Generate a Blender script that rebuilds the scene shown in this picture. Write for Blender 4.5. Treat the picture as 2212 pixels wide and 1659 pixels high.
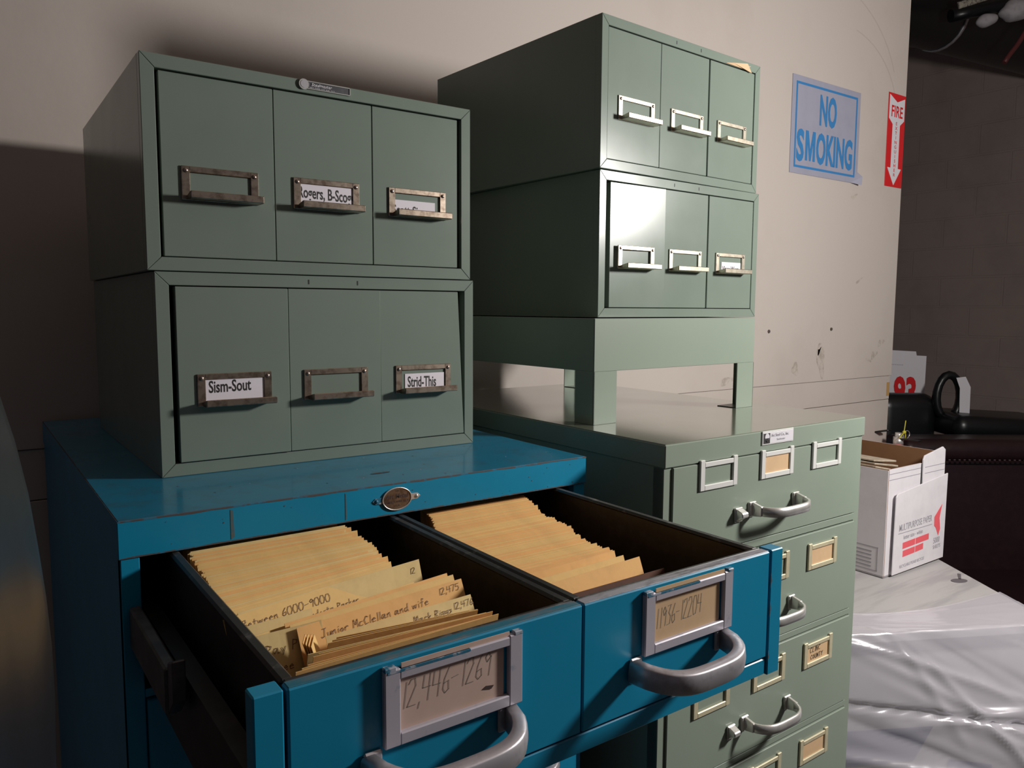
import bpy, bmesh, math, random
from mathutils import Vector, Matrix
random.seed(7)
for o in list(bpy.data.objects): bpy.data.objects.remove(o, do_unlink=True)
scene = bpy.context.scene
COL = scene.collection
ZB = 1.32            # height of the blue cabinet's top above the floor; all z below are relative to it

# ---------------------------------------------------------------- camera
def rotm(y, p, r):
    return Matrix.Rotation(y, 3, 'Z') @ Matrix.Rotation(p, 3, 'X') @ Matrix.Rotation(r, 3, 'Y')
cam_d = bpy.data.cameras.new('camera')
cam = bpy.data.objects.new('camera', cam_d); COL.objects.link(cam)
cam.location = (-.0982, -.6924, .1762 + ZB)
cam.rotation_euler = (rotm(-.62135, -.09742, -.00557) @ Matrix.Rotation(math.pi/2, 3, 'X')).to_euler()
cam_d.sensor_width = 36; cam_d.lens = 1671.5 / 2212 * 36; cam_d.clip_start = .02
scene.camera = cam
# ---------------------------------------------------------------- world, lights, exposure
w = bpy.data.worlds.new('world'); scene.world = w; w.use_nodes = True
w.node_tree.nodes['Background'].inputs[0].default_value = (.9, .85, 1, 1)
w.node_tree.nodes['Background'].inputs[1].default_value = .05
scene.view_settings.view_transform = 'Standard'; scene.view_settings.look = 'None'
scene.view_settings.exposure = 0; scene.view_settings.gamma = 1
scene.view_settings.use_curve_mapping = False
def lamp(name, loc, power, radius, color):
    l = bpy.data.lights.new(name, 'POINT'); l.energy = power; l.shadow_soft_size = radius; l.color = color
    o = bpy.data.objects.new(name, l); COL.objects.link(o); o.location = (loc[0], loc[1], loc[2] + ZB); return o
lamp('key_lamp', (1.48, -.73, .512), 80, .080, (1, .96, .92))

# ---------------------------------------------------------------- materials
def mat(name, col, rough=.5, metal=0, spec=.5, nscale=0, ncol=None, namt=.5, bump=0, bscale=200, rvar=0, coat=0,
        stretch=None, nlo=.45, nhi=.65):
    m = bpy.data.materials.new(name); m.use_nodes = True
    nt = m.node_tree; b = nt.nodes['Principled BSDF']
    b.inputs['Base Color'].default_value = (*col, 1); b.inputs['Roughness'].default_value = rough
    b.inputs['Metallic'].default_value = metal; b.inputs['Specular IOR Level'].default_value = spec
    b.inputs['Coat Weight'].default_value = coat; b.inputs['Coat Roughness'].default_value = .12
    tc = nt.nodes.new('ShaderNodeTexCoord'); mp = nt.nodes.new('ShaderNodeMapping')
    nt.links.new(tc.outputs['Object'], mp.inputs[0])
    if stretch: mp.inputs['Scale'].default_value = stretch
    if ncol:
        n = nt.nodes.new('ShaderNodeTexNoise'); n.inputs['Scale'].default_value = nscale; n.inputs['Detail'].default_value = 6
        n.inputs['Roughness'].default_value = .62
        nt.links.new(mp.outputs[0], n.inputs[0])
        r = nt.nodes.new('ShaderNodeMapRange'); r.inputs[1].default_value = nlo; r.inputs[2].default_value = nhi
        r.inputs[4].default_value = namt
        nt.links.new(n.outputs['Fac'], r.inputs[0])
        mx = nt.nodes.new('ShaderNodeMix'); mx.data_type = 'RGBA'
        mx.inputs[6].default_value = (*col, 1); mx.inputs[7].default_value = (*ncol, 1)
        nt.links.new(r.outputs[0], mx.inputs[0]); nt.links.new(mx.outputs[2], b.inputs['Base Color'])
    if rvar:
        n = nt.nodes.new('ShaderNodeTexNoise'); n.inputs['Scale'].default_value = 14; n.inputs['Detail'].default_value = 5
        nt.links.new(tc.outputs['Object'], n.inputs[0])
        r = nt.nodes.new('ShaderNodeMapRange'); r.inputs[3].default_value = rough - rvar; r.inputs[4].default_value = rough + rvar
        nt.links.new(n.outputs['Fac'], r.inputs[0]); nt.links.new(r.outputs[0], b.inputs['Roughness'])
    if bump:
        n = nt.nodes.new('ShaderNodeTexNoise'); n.inputs['Scale'].default_value = bscale; n.inputs['Detail'].default_value = 3
        nt.links.new(mp.outputs[0], n.inputs[0])
        bp = nt.nodes.new('ShaderNodeBump'); bp.inputs['Strength'].default_value = bump; bp.inputs['Distance'].default_value = .001
        nt.links.new(n.outputs['Fac'], bp.inputs['Height']); nt.links.new(bp.outputs[0], b.inputs['Normal'])
    return m
GREEN = mat('green_paint', (.185, .228, .192), .24, spec=.34, nscale=9, ncol=(.17, .212, .177), namt=.6, rvar=.05)
GREEN2 = mat('green_paint_light', (.25, .30, .245), .34, spec=.38, nscale=7, ncol=(.23, .28, .225), namt=.6, rvar=.05)
GTOP = mat('green_paint_top', (.185, .205, .15), .18, spec=.8, coat=1, nscale=26, ncol=(.07, .065, .05), namt=.45, rvar=.06, nlo=.55, nhi=.8)
GEDGE = mat('green_edge', (.36, .42, .36), .25, nscale=60, ncol=(.15, .19, .14), namt=1)
BLUE = mat('blue_paint', (.008, .25, .43), .34, nscale=8, ncol=(.008, .225, .385), namt=.8, rvar=.05)
BTOP = mat('blue_paint_top', (.015, .22, .37), .30, coat=.4, nscale=45, ncol=(.05, .11, .16), namt=.55, rvar=.08, nlo=.5, nhi=.75)
BWORN = mat('blue_worn_edge', (.09, .07, .065), .55, nscale=70, ncol=(.03, .17, .28), namt=.9, nlo=.52, nhi=.6)
BCHIP = mat('blue_chipped_edge', (.33, .33, .37), .4, nscale=60, ncol=(.02, .13, .22), namt=.95, nlo=.42, nhi=.52)
BARE = mat('bare_paint_chip', (.10, .13, .13), .5, nscale=120, ncol=(.03, .13, .2), namt=.8)
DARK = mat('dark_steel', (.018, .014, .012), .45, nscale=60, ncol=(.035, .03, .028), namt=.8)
RIM = mat('worn_dark_rim', (.022, .019, .018), .42, nscale=55, ncol=(.16, .15, .15), namt=.9, nlo=.56, nhi=.75)
GREYRIM = mat('grey_rim', (.05, .05, .055), .45, nscale=40, ncol=(.11, .11, .12), namt=.8)
BRASS = mat('aged_nickel', (.42, .34, .27), .33, 1, nscale=120, ncol=(.16, .11, .08), namt=.7, rvar=.08)
BRASS2 = mat('pale_nickel', (.70, .64, .52), .30, 1, nscale=120, ncol=(.4, .33, .24), namt=.5, rvar=.06)
RIVET = mat('rivet_metal', (.5, .4, .34), .28, 1)
CHROME = mat('satin_chrome', (.80, .78, .75), .30, .7, nscale=60, ncol=(.5, .48, .46), namt=.4)
ALU = mat('dull_aluminium', (.50, .48, .51), .40, .6, nscale=80, ncol=(.30, .28, .29), namt=.7, nlo=.5, nhi=.7)
FRAMEW = mat('grey_frame_metal', (.50, .47, .53), .4, .15, nscale=110, ncol=(.30, .34, .42), namt=.7, nlo=.60, nhi=.70)
FRAMEB = mat('frame_blue_paint', (.03, .16, .26), .4, nscale=90, ncol=(.42, .44, .5), namt=.9, nlo=.5, nhi=.56)
CREAMF = mat('cream_frame', (.62, .56, .38), .4, .25, nscale=60, ncol=(.5, .46, .33), namt=.6)
WHITEF = mat('pale_frame', (.80, .80, .77), .3, .2)
MANILA = mat('manila_card', (.62, .42, .24), .7, nscale=30, ncol=(.55, .36, .2), namt=.6)
PINKCARD = mat('pinkish_card', (.60, .43, .36), .7, nscale=30, ncol=(.55, .38, .3), namt=.6)
WPAPER = mat('white_label_paper', (.74, .70, .76), .7)
INK = mat('black_ink', (.012, .01, .01), .6)
PENCIL = mat('pencil', (.22, .20, .17), .6)
PEN = mat('pen_ink', (.15, .075, .04), .7)
PENB = mat('pen_ink_dark', (.06, .035, .03), .7)
ENV = [mat('manila_envelope_%s' % n, c, .72, spec=.25, nscale=55, ncol=tuple(v*.86 for v in c), namt=.7, bump=.15, bscale=120)
       for n, c in (('ochre', (.78, .52, .20)), ('orange', (.80, .46, .17)), ('straw', (.76, .57, .26)))]
ENVRED_SHADED = mat('shaded_red_brown_envelope', (.12, .042, .020), .7, nscale=60, ncol=(.08, .03, .015), namt=.6)  # red-brown darkened: the tray wall's shade is put into the colour
BLACK = mat('black', (.004, .004, .004), .6)
WALLM = mat('beige_wall_paint', (.52, .465, .425), .75, spec=.25, nscale=2.2, ncol=(.455, .40, .36), namt=.6, bump=.25, bscale=90)
SMUDGE = mat('wall_smudge', (.36, .31, .27), .8, nscale=60, ncol=(.50, .445, .40), namt=1, nlo=.38, nhi=.58)
SEAM = mat('wall_seam', (.10, .075, .06), .8)
FLOORM = mat('concrete_floor', (.05, .045, .042), .8, nscale=5, ncol=(.08, .07, .06), namt=.6)
SIGNW = mat('sign_plastic', (.34, .345, .43), .4, nscale=20, ncol=(.31, .315, .40), namt=.6)
SIGNB = mat('sign_blue', (.045, .21, .48), .35)
RED = mat('sign_red', (.62, .018, .022), .35)
WHITE = mat('sign_white', (.68, .66, .70), .4)
CARTW = mat('carton_white', (.66, .63, .66), .6, nscale=20, ncol=(.58, .56, .58), namt=.6, bump=.1, bscale=60)
KRAFT = mat('kraft_board', (.22, .105, .045), .8, nscale=20, ncol=(.19, .09, .04), namt=.6)
PRINTG = mat('grey_print', (.30, .29, .32), .6)
PRINTR = mat('red_print', (.72, .11, .13), .6)
LEATHER = mat('brown_leather', (.020, .009, .011), .32, nscale=30, ncol=(.028, .013, .014), namt=.6, bump=.3, bscale=140)
BLKPL = mat('black_plastic', (.006, .007, .008), .35, bump=.2, bscale=60)
STITCH = mat('stitching', (.10, .07, .08), .5)
STACKM = mat('white_board_stack', (.43, .415, .41), .5, nscale=3, ncol=(.32, .31, .315), namt=.7, stretch=(1, 9, 1), nlo=.5, nhi=.62)
SPOT = mat('grey_mark', (.12, .11, .12), .6)
BLUEPRINT = mat('faded_blue_label', (.02, .04, .16), .6, nscale=12, ncol=(.04, .07, .18), namt=.6)
YEL = mat('yellow_plastic', (.55, .5, .05), .35)
OLDPAPER = mat('old_paper', (.45, .38, .29), .8, nscale=40, ncol=(.3, .24, .18), namt=.8)

def film_mat():
    m = bpy.data.materials.new('clear_plastic_film'); m.use_nodes = True; nt = m.node_tree
    for n in list(nt.nodes): nt.nodes.remove(n)
    out = nt.nodes.new('ShaderNodeOutputMaterial'); mix = nt.nodes.new('ShaderNodeMixShader'); mix2 = nt.nodes.new('ShaderNodeMixShader')
    tr = nt.nodes.new('ShaderNodeBsdfTransparent'); gl = nt.nodes.new('ShaderNodeBsdfGlossy'); df = nt.nodes.new('ShaderNodeBsdfDiffuse')
    gl.inputs['Roughness'].default_value = .19; gl.inputs[0].default_value = (.95, .95, 1, 1)
    df.inputs[0].default_value = (.85, .82, .90, 1)
    mix.inputs[0].default_value = .42; mix2.inputs[0].default_value = .24
    tc = nt.nodes.new('ShaderNodeTexCoord'); mp = nt.nodes.new('ShaderNodeMapping'); mp.inputs['Scale'].default_value = (5, .8, .8)
    mp.inputs['Rotation'].default_value = (0, 0, .5)
    n = nt.nodes.new('ShaderNodeTexNoise'); n.inputs['Scale'].default_value = 2.2; n.inputs['Detail'].default_value = 1.5
    bp = nt.nodes.new('ShaderNodeBump'); bp.inputs['Strength'].default_value = .35; bp.inputs['Distance'].default_value = .02
    nt.links.new(tc.outputs['Object'], mp.inputs[0]); nt.links.new(mp.outputs[0], n.inputs[0]); nt.links.new(n.outputs['Fac'], bp.inputs['Height'])
    nt.links.new(bp.outputs[0], gl.inputs['Normal'])
    nt.links.new(tr.outputs[0], mix.inputs[1]); nt.links.new(df.outputs[0], mix.inputs[2])
    nt.links.new(mix.outputs[0], mix2.inputs[1]); nt.links.new(gl.outputs[0], mix2.inputs[2]); nt.links.new(mix2.outputs[0], out.inputs[0])
    return m
FILM = film_mat()

def block_mat():
    m = mat('cinder_block_paint', (.46, .37, .33), .85, nscale=3, ncol=(.38, .31, .28), namt=.7)
    nt = m.node_tree; b = nt.nodes['Principled BSDF']
    tc = nt.nodes.new('ShaderNodeTexCoord'); mp = nt.nodes.new('ShaderNodeMapping')
    mp.inputs['Rotation'].default_value = (math.pi/2, 0, math.pi/2)
    br = nt.nodes.new('ShaderNodeTexBrick'); br.inputs['Scale'].default_value = 1
    br.inputs['Color1'].default_value = br.inputs['Color2'].default_value = (1, 1, 1, 1); br.inputs['Mortar'].default_value = (0, 0, 0, 1)
    br.inputs['Mortar Size'].default_value = .008; br.inputs['Brick Width'].default_value = .41; br.inputs['Row Height'].default_value = .205
    sep = nt.nodes.new('ShaderNodeSeparateXYZ'); cmb = nt.nodes.new('ShaderNodeCombineXYZ')
    nt.links.new(tc.outputs['Object'], sep.inputs[0]); nt.links.new(sep.outputs[1], cmb.inputs[0]); nt.links.new(sep.outputs[2], cmb.inputs[1])
    nt.links.new(cmb.outputs[0], br.inputs['Vector'])
    bp = nt.nodes.new('ShaderNodeBump'); bp.inputs['Strength'].default_value = .8; bp.inputs['Distance'].default_value = .01
    nt.links.new(br.outputs['Color'], bp.inputs['Height']); nt.links.new(bp.outputs[0], b.inputs['Normal'])
    return m
BLOCK = block_mat()

# ---------------------------------------------------------------- mesh helpers
class MB:
    def __init__(s): s.bm = bmesh.new(); s.mats = []
    def mi(s, m):
        if m not in s.mats: s.mats.append(m)
        return s.mats.index(m)
    def merge(s, b2, m, M=None):
        if M is not None: bmesh.ops.transform(b2, matrix=M, verts=b2.verts)
        i = s.mi(m)
        vm = {}
        for v in b2.verts: vm[v] = s.bm.verts.new(v.co)
        for f in b2.faces:
            try: nf = s.bm.faces.new([vm[v] for v in f.verts])
            except ValueError: continue
            nf.material_index = i if f.material_index == 0 else f.material_index
            nf.smooth = f.smooth
        b2.free(); return s
    def box(s, x0, x1, y0, y1, z0, z1, m, bev=0, seg=1, M=None, edge=None):
        b = bmesh.new()
        bmesh.ops.create_cube(b, size=1)
        for v in b.verts: v.co = ((x0+x1)/2 + v.co.x*(x1-x0), (y0+y1)/2 + v.co.y*(y1-y0), (z0+z1)/2 + v.co.z*(z1-z0))
        if bev:
            r = bmesh.ops.bevel(b, geom=b.edges[:], offset=bev, segments=seg, affect='EDGES', profile=.6)
            if edge:
                k = s.mi(edge) if s.mats or True else 0
                if k == 0: s.mi(m); k = s.mi(edge)
                for f in r['faces']: f.material_index = k
        if not s.mats: s.mi(m)
        return s.merge(b, m, M)
    def prism(s, pts, axis, a0, a1, m, bev=0, M=None):
        """polygon pts (2-D) extruded along axis 'x','y' or 'z'"""
        b = bmesh.new()
        def P(p, a): return {'x': (a, p[0], p[1]), 'y': (p[0], a, p[1]), 'z': (p[0], p[1], a)}[axis]
        A = [b.verts.new(P(p, a0)) for p in pts]; B = [b.verts.new(P(p, a1)) for p in pts]
        b.faces.new(A); b.faces.new(B[::-1])
        n = len(pts)
        for i in range(n): b.faces.new([A[i], B[i], B[(i+1) % n], A[(i+1) % n]])
        bmesh.ops.recalc_face_normals(b, faces=b.faces)
        if bev: bmesh.ops.bevel(b, geom=b.edges[:], offset=bev, segments=1, affect='EDGES')
        return s.merge(b, m, M)
    def sweep(s, path, prof, m, up=(0, 0, 1), closed=False, smooth=True, caps=True, M=None):
        """sweep 2-D profile (side, up) along 3-D path"""
        b = bmesh.new(); up = Vector(up); rings = []; n = len(path); path = [Vector(p) for p in path]
        for i, p in enumerate(path):
            if closed: t = path[(i+1) % n] - path[i-1]
            else: t = path[min(i+1, n-1)] - path[max(i-1, 0)]
            t.normalize(); sd = t.cross(up)
            if sd.length < 1e-6: sd = Vector((1, 0, 0))
            sd.normalize(); u = sd.cross(t)
            pr = prof(i/(n-1)) if callable(prof) else prof
            rings.append([b.verts.new(p + sd*a + u*c) for a, c in pr])
        k = len(rings[0])
        for i in range(n if closed else n-1):
            A, B = rings[i], rings[(i+1) % n]
            for j in range(k):
                f = b.faces.new([A[j], A[(j+1) % k], B[(j+1) % k], B[j]]); f.smooth = smooth
        if caps and not closed: b.faces.new(rings[0]); b.faces.new(rings[-1][::-1])
        bmesh.ops.recalc_face_normals(b, faces=b.faces)
        return s.merge(b, m, M)
    def cyl(s, c, r, h, m, axis='z', seg=24, r2=None, M=None):
        b = bmesh.new(); bmesh.ops.create_cone(b, cap_ends=True, segments=seg, radius1=r, radius2=r if r2 is None else r2, depth=h)
        for f in b.faces: f.smooth = len(f.verts) == 4
        R = {'z': Matrix(), 'y': Matrix.Rotation(math.pi/2, 4, 'X'), 'x': Matrix.Rotation(math.pi/2, 4, 'Y')}[axis]
        bmesh.ops.transform(b, matrix=Matrix.Translation(c) @ R, verts=b.verts)
        return s.merge(b, m, M)
    def ball(s, c, r, m, sc=(1, 1, 1), seg=12, M=None):
        b = bmesh.new(); bmesh.ops.create_uvsphere(b, u_segments=seg, v_segments=max(6, seg//2), radius=r)
        for f in b.faces: f.smooth = True
        bmesh.ops.transform(b, matrix=Matrix.Translation(c) @ Matrix.Diagonal((*sc, 1)), verts=b.verts)
        return s.merge(b, m, M)
    def poly(s, pts, m):
        i = s.mi(m); f = s.bm.faces.new([s.bm.verts.new(p) for p in pts]); f.material_index = i; return s
    def text(s, body, o, ux, uz, h, m, xs=1, bold=0, shear=0, align='LEFT', lift=.00015, ext=0, fit=None):
        cu = bpy.data.curves.new('t', 'FONT'); cu.body = body; cu.size = 1; cu.offset = bold; cu.shear = shear
        cu.align_x = align; cu.resolution_u = 3
        ob = bpy.data.objects.new('t', cu); COL.objects.link(ob)
        bpy.context.view_layer.update()
        me = bpy.data.meshes.new_from_object(ob)
        ux = Vector(ux).normalized(); uz = Vector(uz).normalized(); nn = ux.cross(uz); o = Vector(o)
        b = bmesh.new(); b.from_mesh(me)
        k = h/.72
        if fit:
            k = h/max(v.co.y for v in b.verts); xx = [v.co.x for v in b.verts]; xs = fit/((max(xx)-min(xx))*k)
        for v in b.verts: v.co = o + ux*(v.co.x*k*xs) + uz*(v.co.y*k) + nn*(lift)
        if ext:
            r = bmesh.ops.extrude_face_region(b, geom=b.faces[:])
            vs = [g for g in r['geom'] if isinstance(g, bmesh.types.BMVert)]
            bmesh.ops.translate(b, vec=nn*ext, verts=vs)
        bpy.data.objects.remove(ob); bpy.data.curves.remove(cu); bpy.data.meshes.remove(me)
        return s.merge(b, m)
    def build(s, name, parent=None, loc=None, smooth=False):
        me = bpy.data.meshes.new(name); s.bm.normal_update(); s.bm.to_mesh(me); s.bm.free()
        for m in s.mats: me.materials.append(m)
        o = bpy.data.objects.new(name, me); COL.objects.link(o)
        if parent: o.parent = parent
        if loc: o.location = (loc[0], loc[1], loc[2] + ZB)
        return o
def clipx(b, xmax): pass
def tag(o, label, cat=None, group=None):
    o['label'] = label
    if cat: o['category'] = cat
    if group: o['group'] = group
    return o
def thing(name, label, cat, loc, rz=0, group=None):
    o = bpy.data.objects.new(name, None); COL.objects.link(o); o.empty_display_size = .05
    o.location = (loc[0], loc[1], loc[2] + ZB); o.rotation_euler = (0, 0, rz)
    return tag(o, label, cat, group)
def structure(o): o['kind'] = 'structure'; return o

# single-stroke handwriting
G = {'0': ['1,0 0,2 0,4 1,6 3,6 4,4 4,2 3,0 1,0'], '1': ['2,0 2.4,6'], '2': ['0,5 1,6 3,6 3.6,4.6 0,0 4,0'], '3': ['.5,6 3.6,6 1.6,3.6 3.6,2.4 3,.4 .3,0'],
     '4': ['.4,6 0,3 4,3', '3.4,6 3,0'], '5': ['4,6 .8,6 .5,3.5 3,3.8 4,2 2.5,0 .2,.4'], '6': ['3,6 .8,3.2 .3,1 1.6,0 3.4,.8 3,2.6 .6,2.2'], '7': ['0,6 4,6 1.5,0'],
     '8': ['3.6,5 2,6 .7,4.8 3.4,1.6 2,0 .5,1.2 3.6,5'], '9': ['3.6,4.6 2,6 .5,4.6 1.6,3.4 3.6,4.6 3,0'], ',': ['1,.4 .4,-1.2'], '-': ['.3,3 3.4,3.1'], '.': ['1,0 1.3,.3'],
     'a': ['3,3 1,3.2 0,1 1,0 3,2.8 3,.3 4,0'], 'b': ['.4,6 .2,0 2.6,.4 2.6,2.8 .4,2.6'], 'c': ['3,2.8 1,3 0,1 1,0 3,.4'], 'd': ['3,3 .8,2.6 .2,.8 1.4,0 2.8,1 3.4,6', '3.1,1 3.8,0'],
     'e': ['.2,1.6 3,2 2,3.2 .4,2 .8,.2 3.2,.4'], 'f': ['3.4,5.6 2,6 1.4,0', '.2,3 3,3.2'], 'g': ['3,3 .6,2.8 .6,.8 2.8,1.4 3,3 2.4,-2 .4,-1.6'], 'h': ['.4,6 .2,0', '.3,2 2,3.2 2.8,2 2.8,0'],
     'i': ['1,3 1,0', '1.1,4.2 1.3,4.4'], 'k': ['.4,6 .2,0', '2.6,3.2 .4,1.6 2.8,0'], 'l': ['1,6 .8,0'], 'm': ['.2,3 .2,0', '.2,2 1.4,3.1 1.8,0', '1.8,2 3.2,3.1 3.8,0'],
     'n': ['.2,3 .2,0', '.2,2 2,3.2 2.8,0'], 'o': ['1.5,3 .2,1.6 1.4,0 2.8,1.4 1.5,3'], 'p': ['.4,3 .2,-2', '.4,2.6 2.4,3 2.4,.8 .3,.4'], 'r': ['.3,3 .2,0', '.3,2 1.6,3.2 2.8,2.8'],
     's': ['2.6,3 .8,2.8 2.4,1.2 .3,0'], 't': ['1.4,5 1.2,.4 2.6,0', '.2,3.4 2.8,3.4'], 'u': ['.2,3 .6,.2 2.4,.6 2.8,3 3,0'], 'v': ['.2,3 1.4,0 2.8,3'], 'w': ['0,3 .8,0 2,2.6 3,0 4,3'],
     'x': ['.2,3 2.8,0', '2.8,3 .2,0'], 'y': ['.3,3 1.5,.8', '3,3 1,-2'], 'B': ['.4,6 .2,0 3,.6 3,2.6 .4,3.2 2.8,4.4 2.4,6 .4,6'], 'C': ['3.8,5 2,6 .3,3 1.4,0 3.8,.8'], 'J': ['1.2,6 4,6', '2.8,6 2.6,.6 1,0 .2,1'],
     'L': ['.8,6 .4,0 3.4,.2'], 'M': ['.2,0 .6,6 2.2,2 3.8,6 4.2,0'], 'O': ['2,6 .2,3 1.4,0 3.6,2.4 2,6'], 'P': ['.6,6 .2,0', '.5,6 3.4,5 2.8,3.2 .5,3'], 'R': ['.6,6 .2,0', '.5,6 3.4,5 2.6,3.2 .5,3 3.4,0'],
     'S': ['3.4,5.2 1.8,6 .8,4.6 3,1.8 1.6,0 .2,.8'], 'W': ['0,6 1,0 2.4,5 3.6,0 5,6'], 'D': ['.4,6 .2,0 3,1 3.4,4 .4,6'], 'E': ['3.4,6 .4,6 .2,0 3.4,0', '.3,3 2.8,3'], 'N': ['.2,0 .5,6 3,0 3.4,6'],
     'U': ['.3,6 .4,1 2,0 3.2,1 3.4,6'], 'T': ['0,6 4,6', '2,6 1.8,0'], 'Y': ['.2,6 1.8,3 3.6,6', '1.8,3 1.6,0'], 'I': ['1,6 .9,0'], 'z': ['.2,3 2.6,3 .2,0 2.8,0']}
def hand(mb, s, fn, m, h, wd, x0=0, z0=0, slant=.12, gap=1.2, jit=.25, rise=0, xs=1, rnd=None):
    """fn(a, b) maps writing-plane coordinates to a 3-D point"""
    rnd = rnd or random.Random(len(s)*31 + int(h*1e5))
    k = h/6; x = x0
    for ch in s:
        if ch == ' ': x += 3*k*xs; continue
        mx = 0
        for st in G.get(ch, []):
            pts = [tuple(map(float, q.split(','))) for q in st.split()]
            P = []
            for a, b_ in pts:
                mx = max(mx, a); bb = (b_ + rnd.uniform(-jit, jit))*k
                P.append((x + a*k*xs + bb*slant, z0 + bb + (x-x0)*rise))
            for (a0, b0), (a1, b1) in zip(P, P[1:]):
                dx, dz = a1-a0, b1-b0; L = math.hypot(dx, dz) or 1; nx, nz = -dz/L*wd/2, dx/L*wd/2
                ex, ez = dx/L*wd*.3, dz/L*wd*.3
                mb.poly([fn(a0+nx-ex, b0+nz-ez), fn(a0-nx-ex, b0-nz-ez), fn(a1-nx+ex, b1-nz+ez), fn(a1+nx+ex, b1+nz+ez)], m)
        x += (mx + gap)*k*xs
    return x
def front_fn(y, lift=.0002): return lambda a, b: (a, y-lift, b)

# ---------------------------------------------------------------- room
WY, WX = .6905, 2.4751
mb = MB()
mb.box(-2.2, WX+.002, WY-.0015, WY+.11, -.0434, 2.05, WALLM, .001)
for (x, z, r) in ((1.7957, .1144, .005), (2.1069, .1176, .005)):
    mb.cyl((x, WY-.0025, z), r, .003, SEAM, 'y', 12); mb.cyl((x, WY-.004, z), r*.4, .003, GREYRIM, 'y', 8)
for (x, z, rx, rz, a) in ((2.06, .02, .02, .05, .2), (2.05, .06, .008, .02, -.3), (2.36, .03, .02, .012, .5), (2.33, .015, .018, .006, -.4), (2.25, .27, .02, .004, .5), (2.40, .07, .02, .01, .4),
                          (1.66, .66, .022, .003, -.4), (1.58, .80, .003, .02, .1), (1.685, .47, .006, .004, 0), (2.20, .53, .018, .006, .4), (1.62, -.02, .03, .01, .2), (1.93, .0, .015, .02, .3)):
    pts = []
    for i in range(14):
        t = i/14*2*math.pi; q = 1 + .25*math.sin(3*t+x*9)
        px, pz = rx*q*math.cos(t), rz*q*math.sin(t)
        pts.append((x + px*math.cos(a)-pz*math.sin(a), WY-.0018, z + px*math.sin(a)+pz*math.cos(a)))
    mb.poly(pts[::-1], SMUDGE)
ARC = mat('wall_scuff', (.47, .415, .375), .8)
for (cx_, cz_, R, a0, a1) in ((2.0, .83, .42, 20, 95), (2.12, .80, .30, 10, 80)):
    for i in range(24):
        t0, t1 = (math.radians(a0+(a1-a0)*(i+k)/24) for k in (0, 1))
        mb.poly([(cx_+(R+q)*math.cos(t), WY-.0018, cz_+(R+q)*.75*math.sin(t)) for q, t in ((0, t0), (.004, t0), (.004, t1), (0, t1))], ARC)
structure(mb.build('wall_back', loc=(0, 0, 0)))
mb = MB(); mb.box(-2.2, WX-.001, WY+.0015, WY+.10, -.1235, -.0445, WALLM, .001)
mb.box(2.455, 2.4725, WY+.0005, WY+.003, -.112, -.066, mat('tan_tape', (.42, .25, .10), .6))
mb.box(-2.2, WX-.01, WY+.006, WY+.09, -.0445, -.0434, SEAM)
structure(mb.build('trim_1', loc=(0, 0, 0)))
mb = MB(); mb.box(-2.2, WX-.004, WY+.0005, WY+.10, -1.32, -.1250, WALLM, .001); mb.box(-2.2, WX-.01, WY+.005, WY+.09, -.1250, -.1235, SEAM)
structure(mb.build('wall_back', loc=(0, 0, 0)))
mb = MB(); mb.box(-3.5, 6.2, -4.5, 5.2, -1.42, -1.32, FLOORM); structure(mb.build('floor', loc=(0, 0, 0)))
mb = MB(); mb.box(-3.5, 6.2, -4.5, 5.2, 2.05, 2.15, BLOCK); structure(mb.build('ceiling', loc=(0, 0, 0)))
mb = MB(); mb.box(5.6, 5.75, -4.5, 5.2, -1.32, 2.05, BLOCK); structure(mb.build('wall_right', loc=(0, 0, 0)))

# ---------------------------------------------------------------- card cabinets
CW, CH, CD = .380, .2115, .416
def holder(par, x0, w0, yf, m, card=None, rust=0):
    """label holder with projecting finger pull; lower-left corner x0,w0 on drawer plane yf"""
    W_, H_ = .078, .034
    t = .0022
    mb = MB()
    bw = .0085
    mb.box(x0, x0+bw, yf-t, yf, w0, w0+H_, m, .0006); mb.box(x0+W_-bw, x0+W_, yf-t, yf, w0, w0+H_, m, .0006)
    mb.box(x0+bw-.0006, x0+W_-bw+.0006, yf-t, yf, w0+H_-.0062, w0+H_, m, .0006); mb.box(x0+bw-.0006, x0+W_-bw+.0006, yf-t, yf, w0, w0+.0055, m, .0006)
    h = mb.build('label_holder', par)
    mb = MB()
    a, b = x0+.005, x0+W_+.0005; e = .0165
    mb.box(a, b, yf-e, yf-t+.0003, w0+.0005, w0+.0018, m, .0004)
    mb.box(a, b, yf-e-.0012, yf-e+.0006, w0+.0005, w0+.0078, m, .0007)
    mb.prism([(yf-t, w0+.0005), (yf-e, w0+.0005), (yf-e, w0+.0075), (yf-t, w0+.0045)], 'x', a, a+.0012, m)
    mb.prism([(yf-t, w0+.0005), (yf-e, w0+.0005), (yf-e, w0+.0075), (yf-t, w0+.0045)], 'x', b-.0012, b, m)
    mb.build('finger_pull', par)
    for rx in (x0+.0045, x0+W_-.0045):
        mb = MB(); mb.ball((rx, yf-t-.0002, w0+H_-.0046), .0023, RIVET, (1, .6, 1)); mb.build('rivet', par)
    if card:
        (ca, cb, cz, txt, tx, tz, th, wf, tilt) = card
        mb = MB()
        cx = x0+W_/2
        mb.box(ca, cb, yf-.0008, yf-.0002, w0+.004, cz, WPAPER)
        mb.text(txt, (tx, yf-.0008, tz), (1, 0, tilt), (0, 0, 1), th, INK, 1, .018, fit=wf)
        mb.build('label_card', par)
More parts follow.
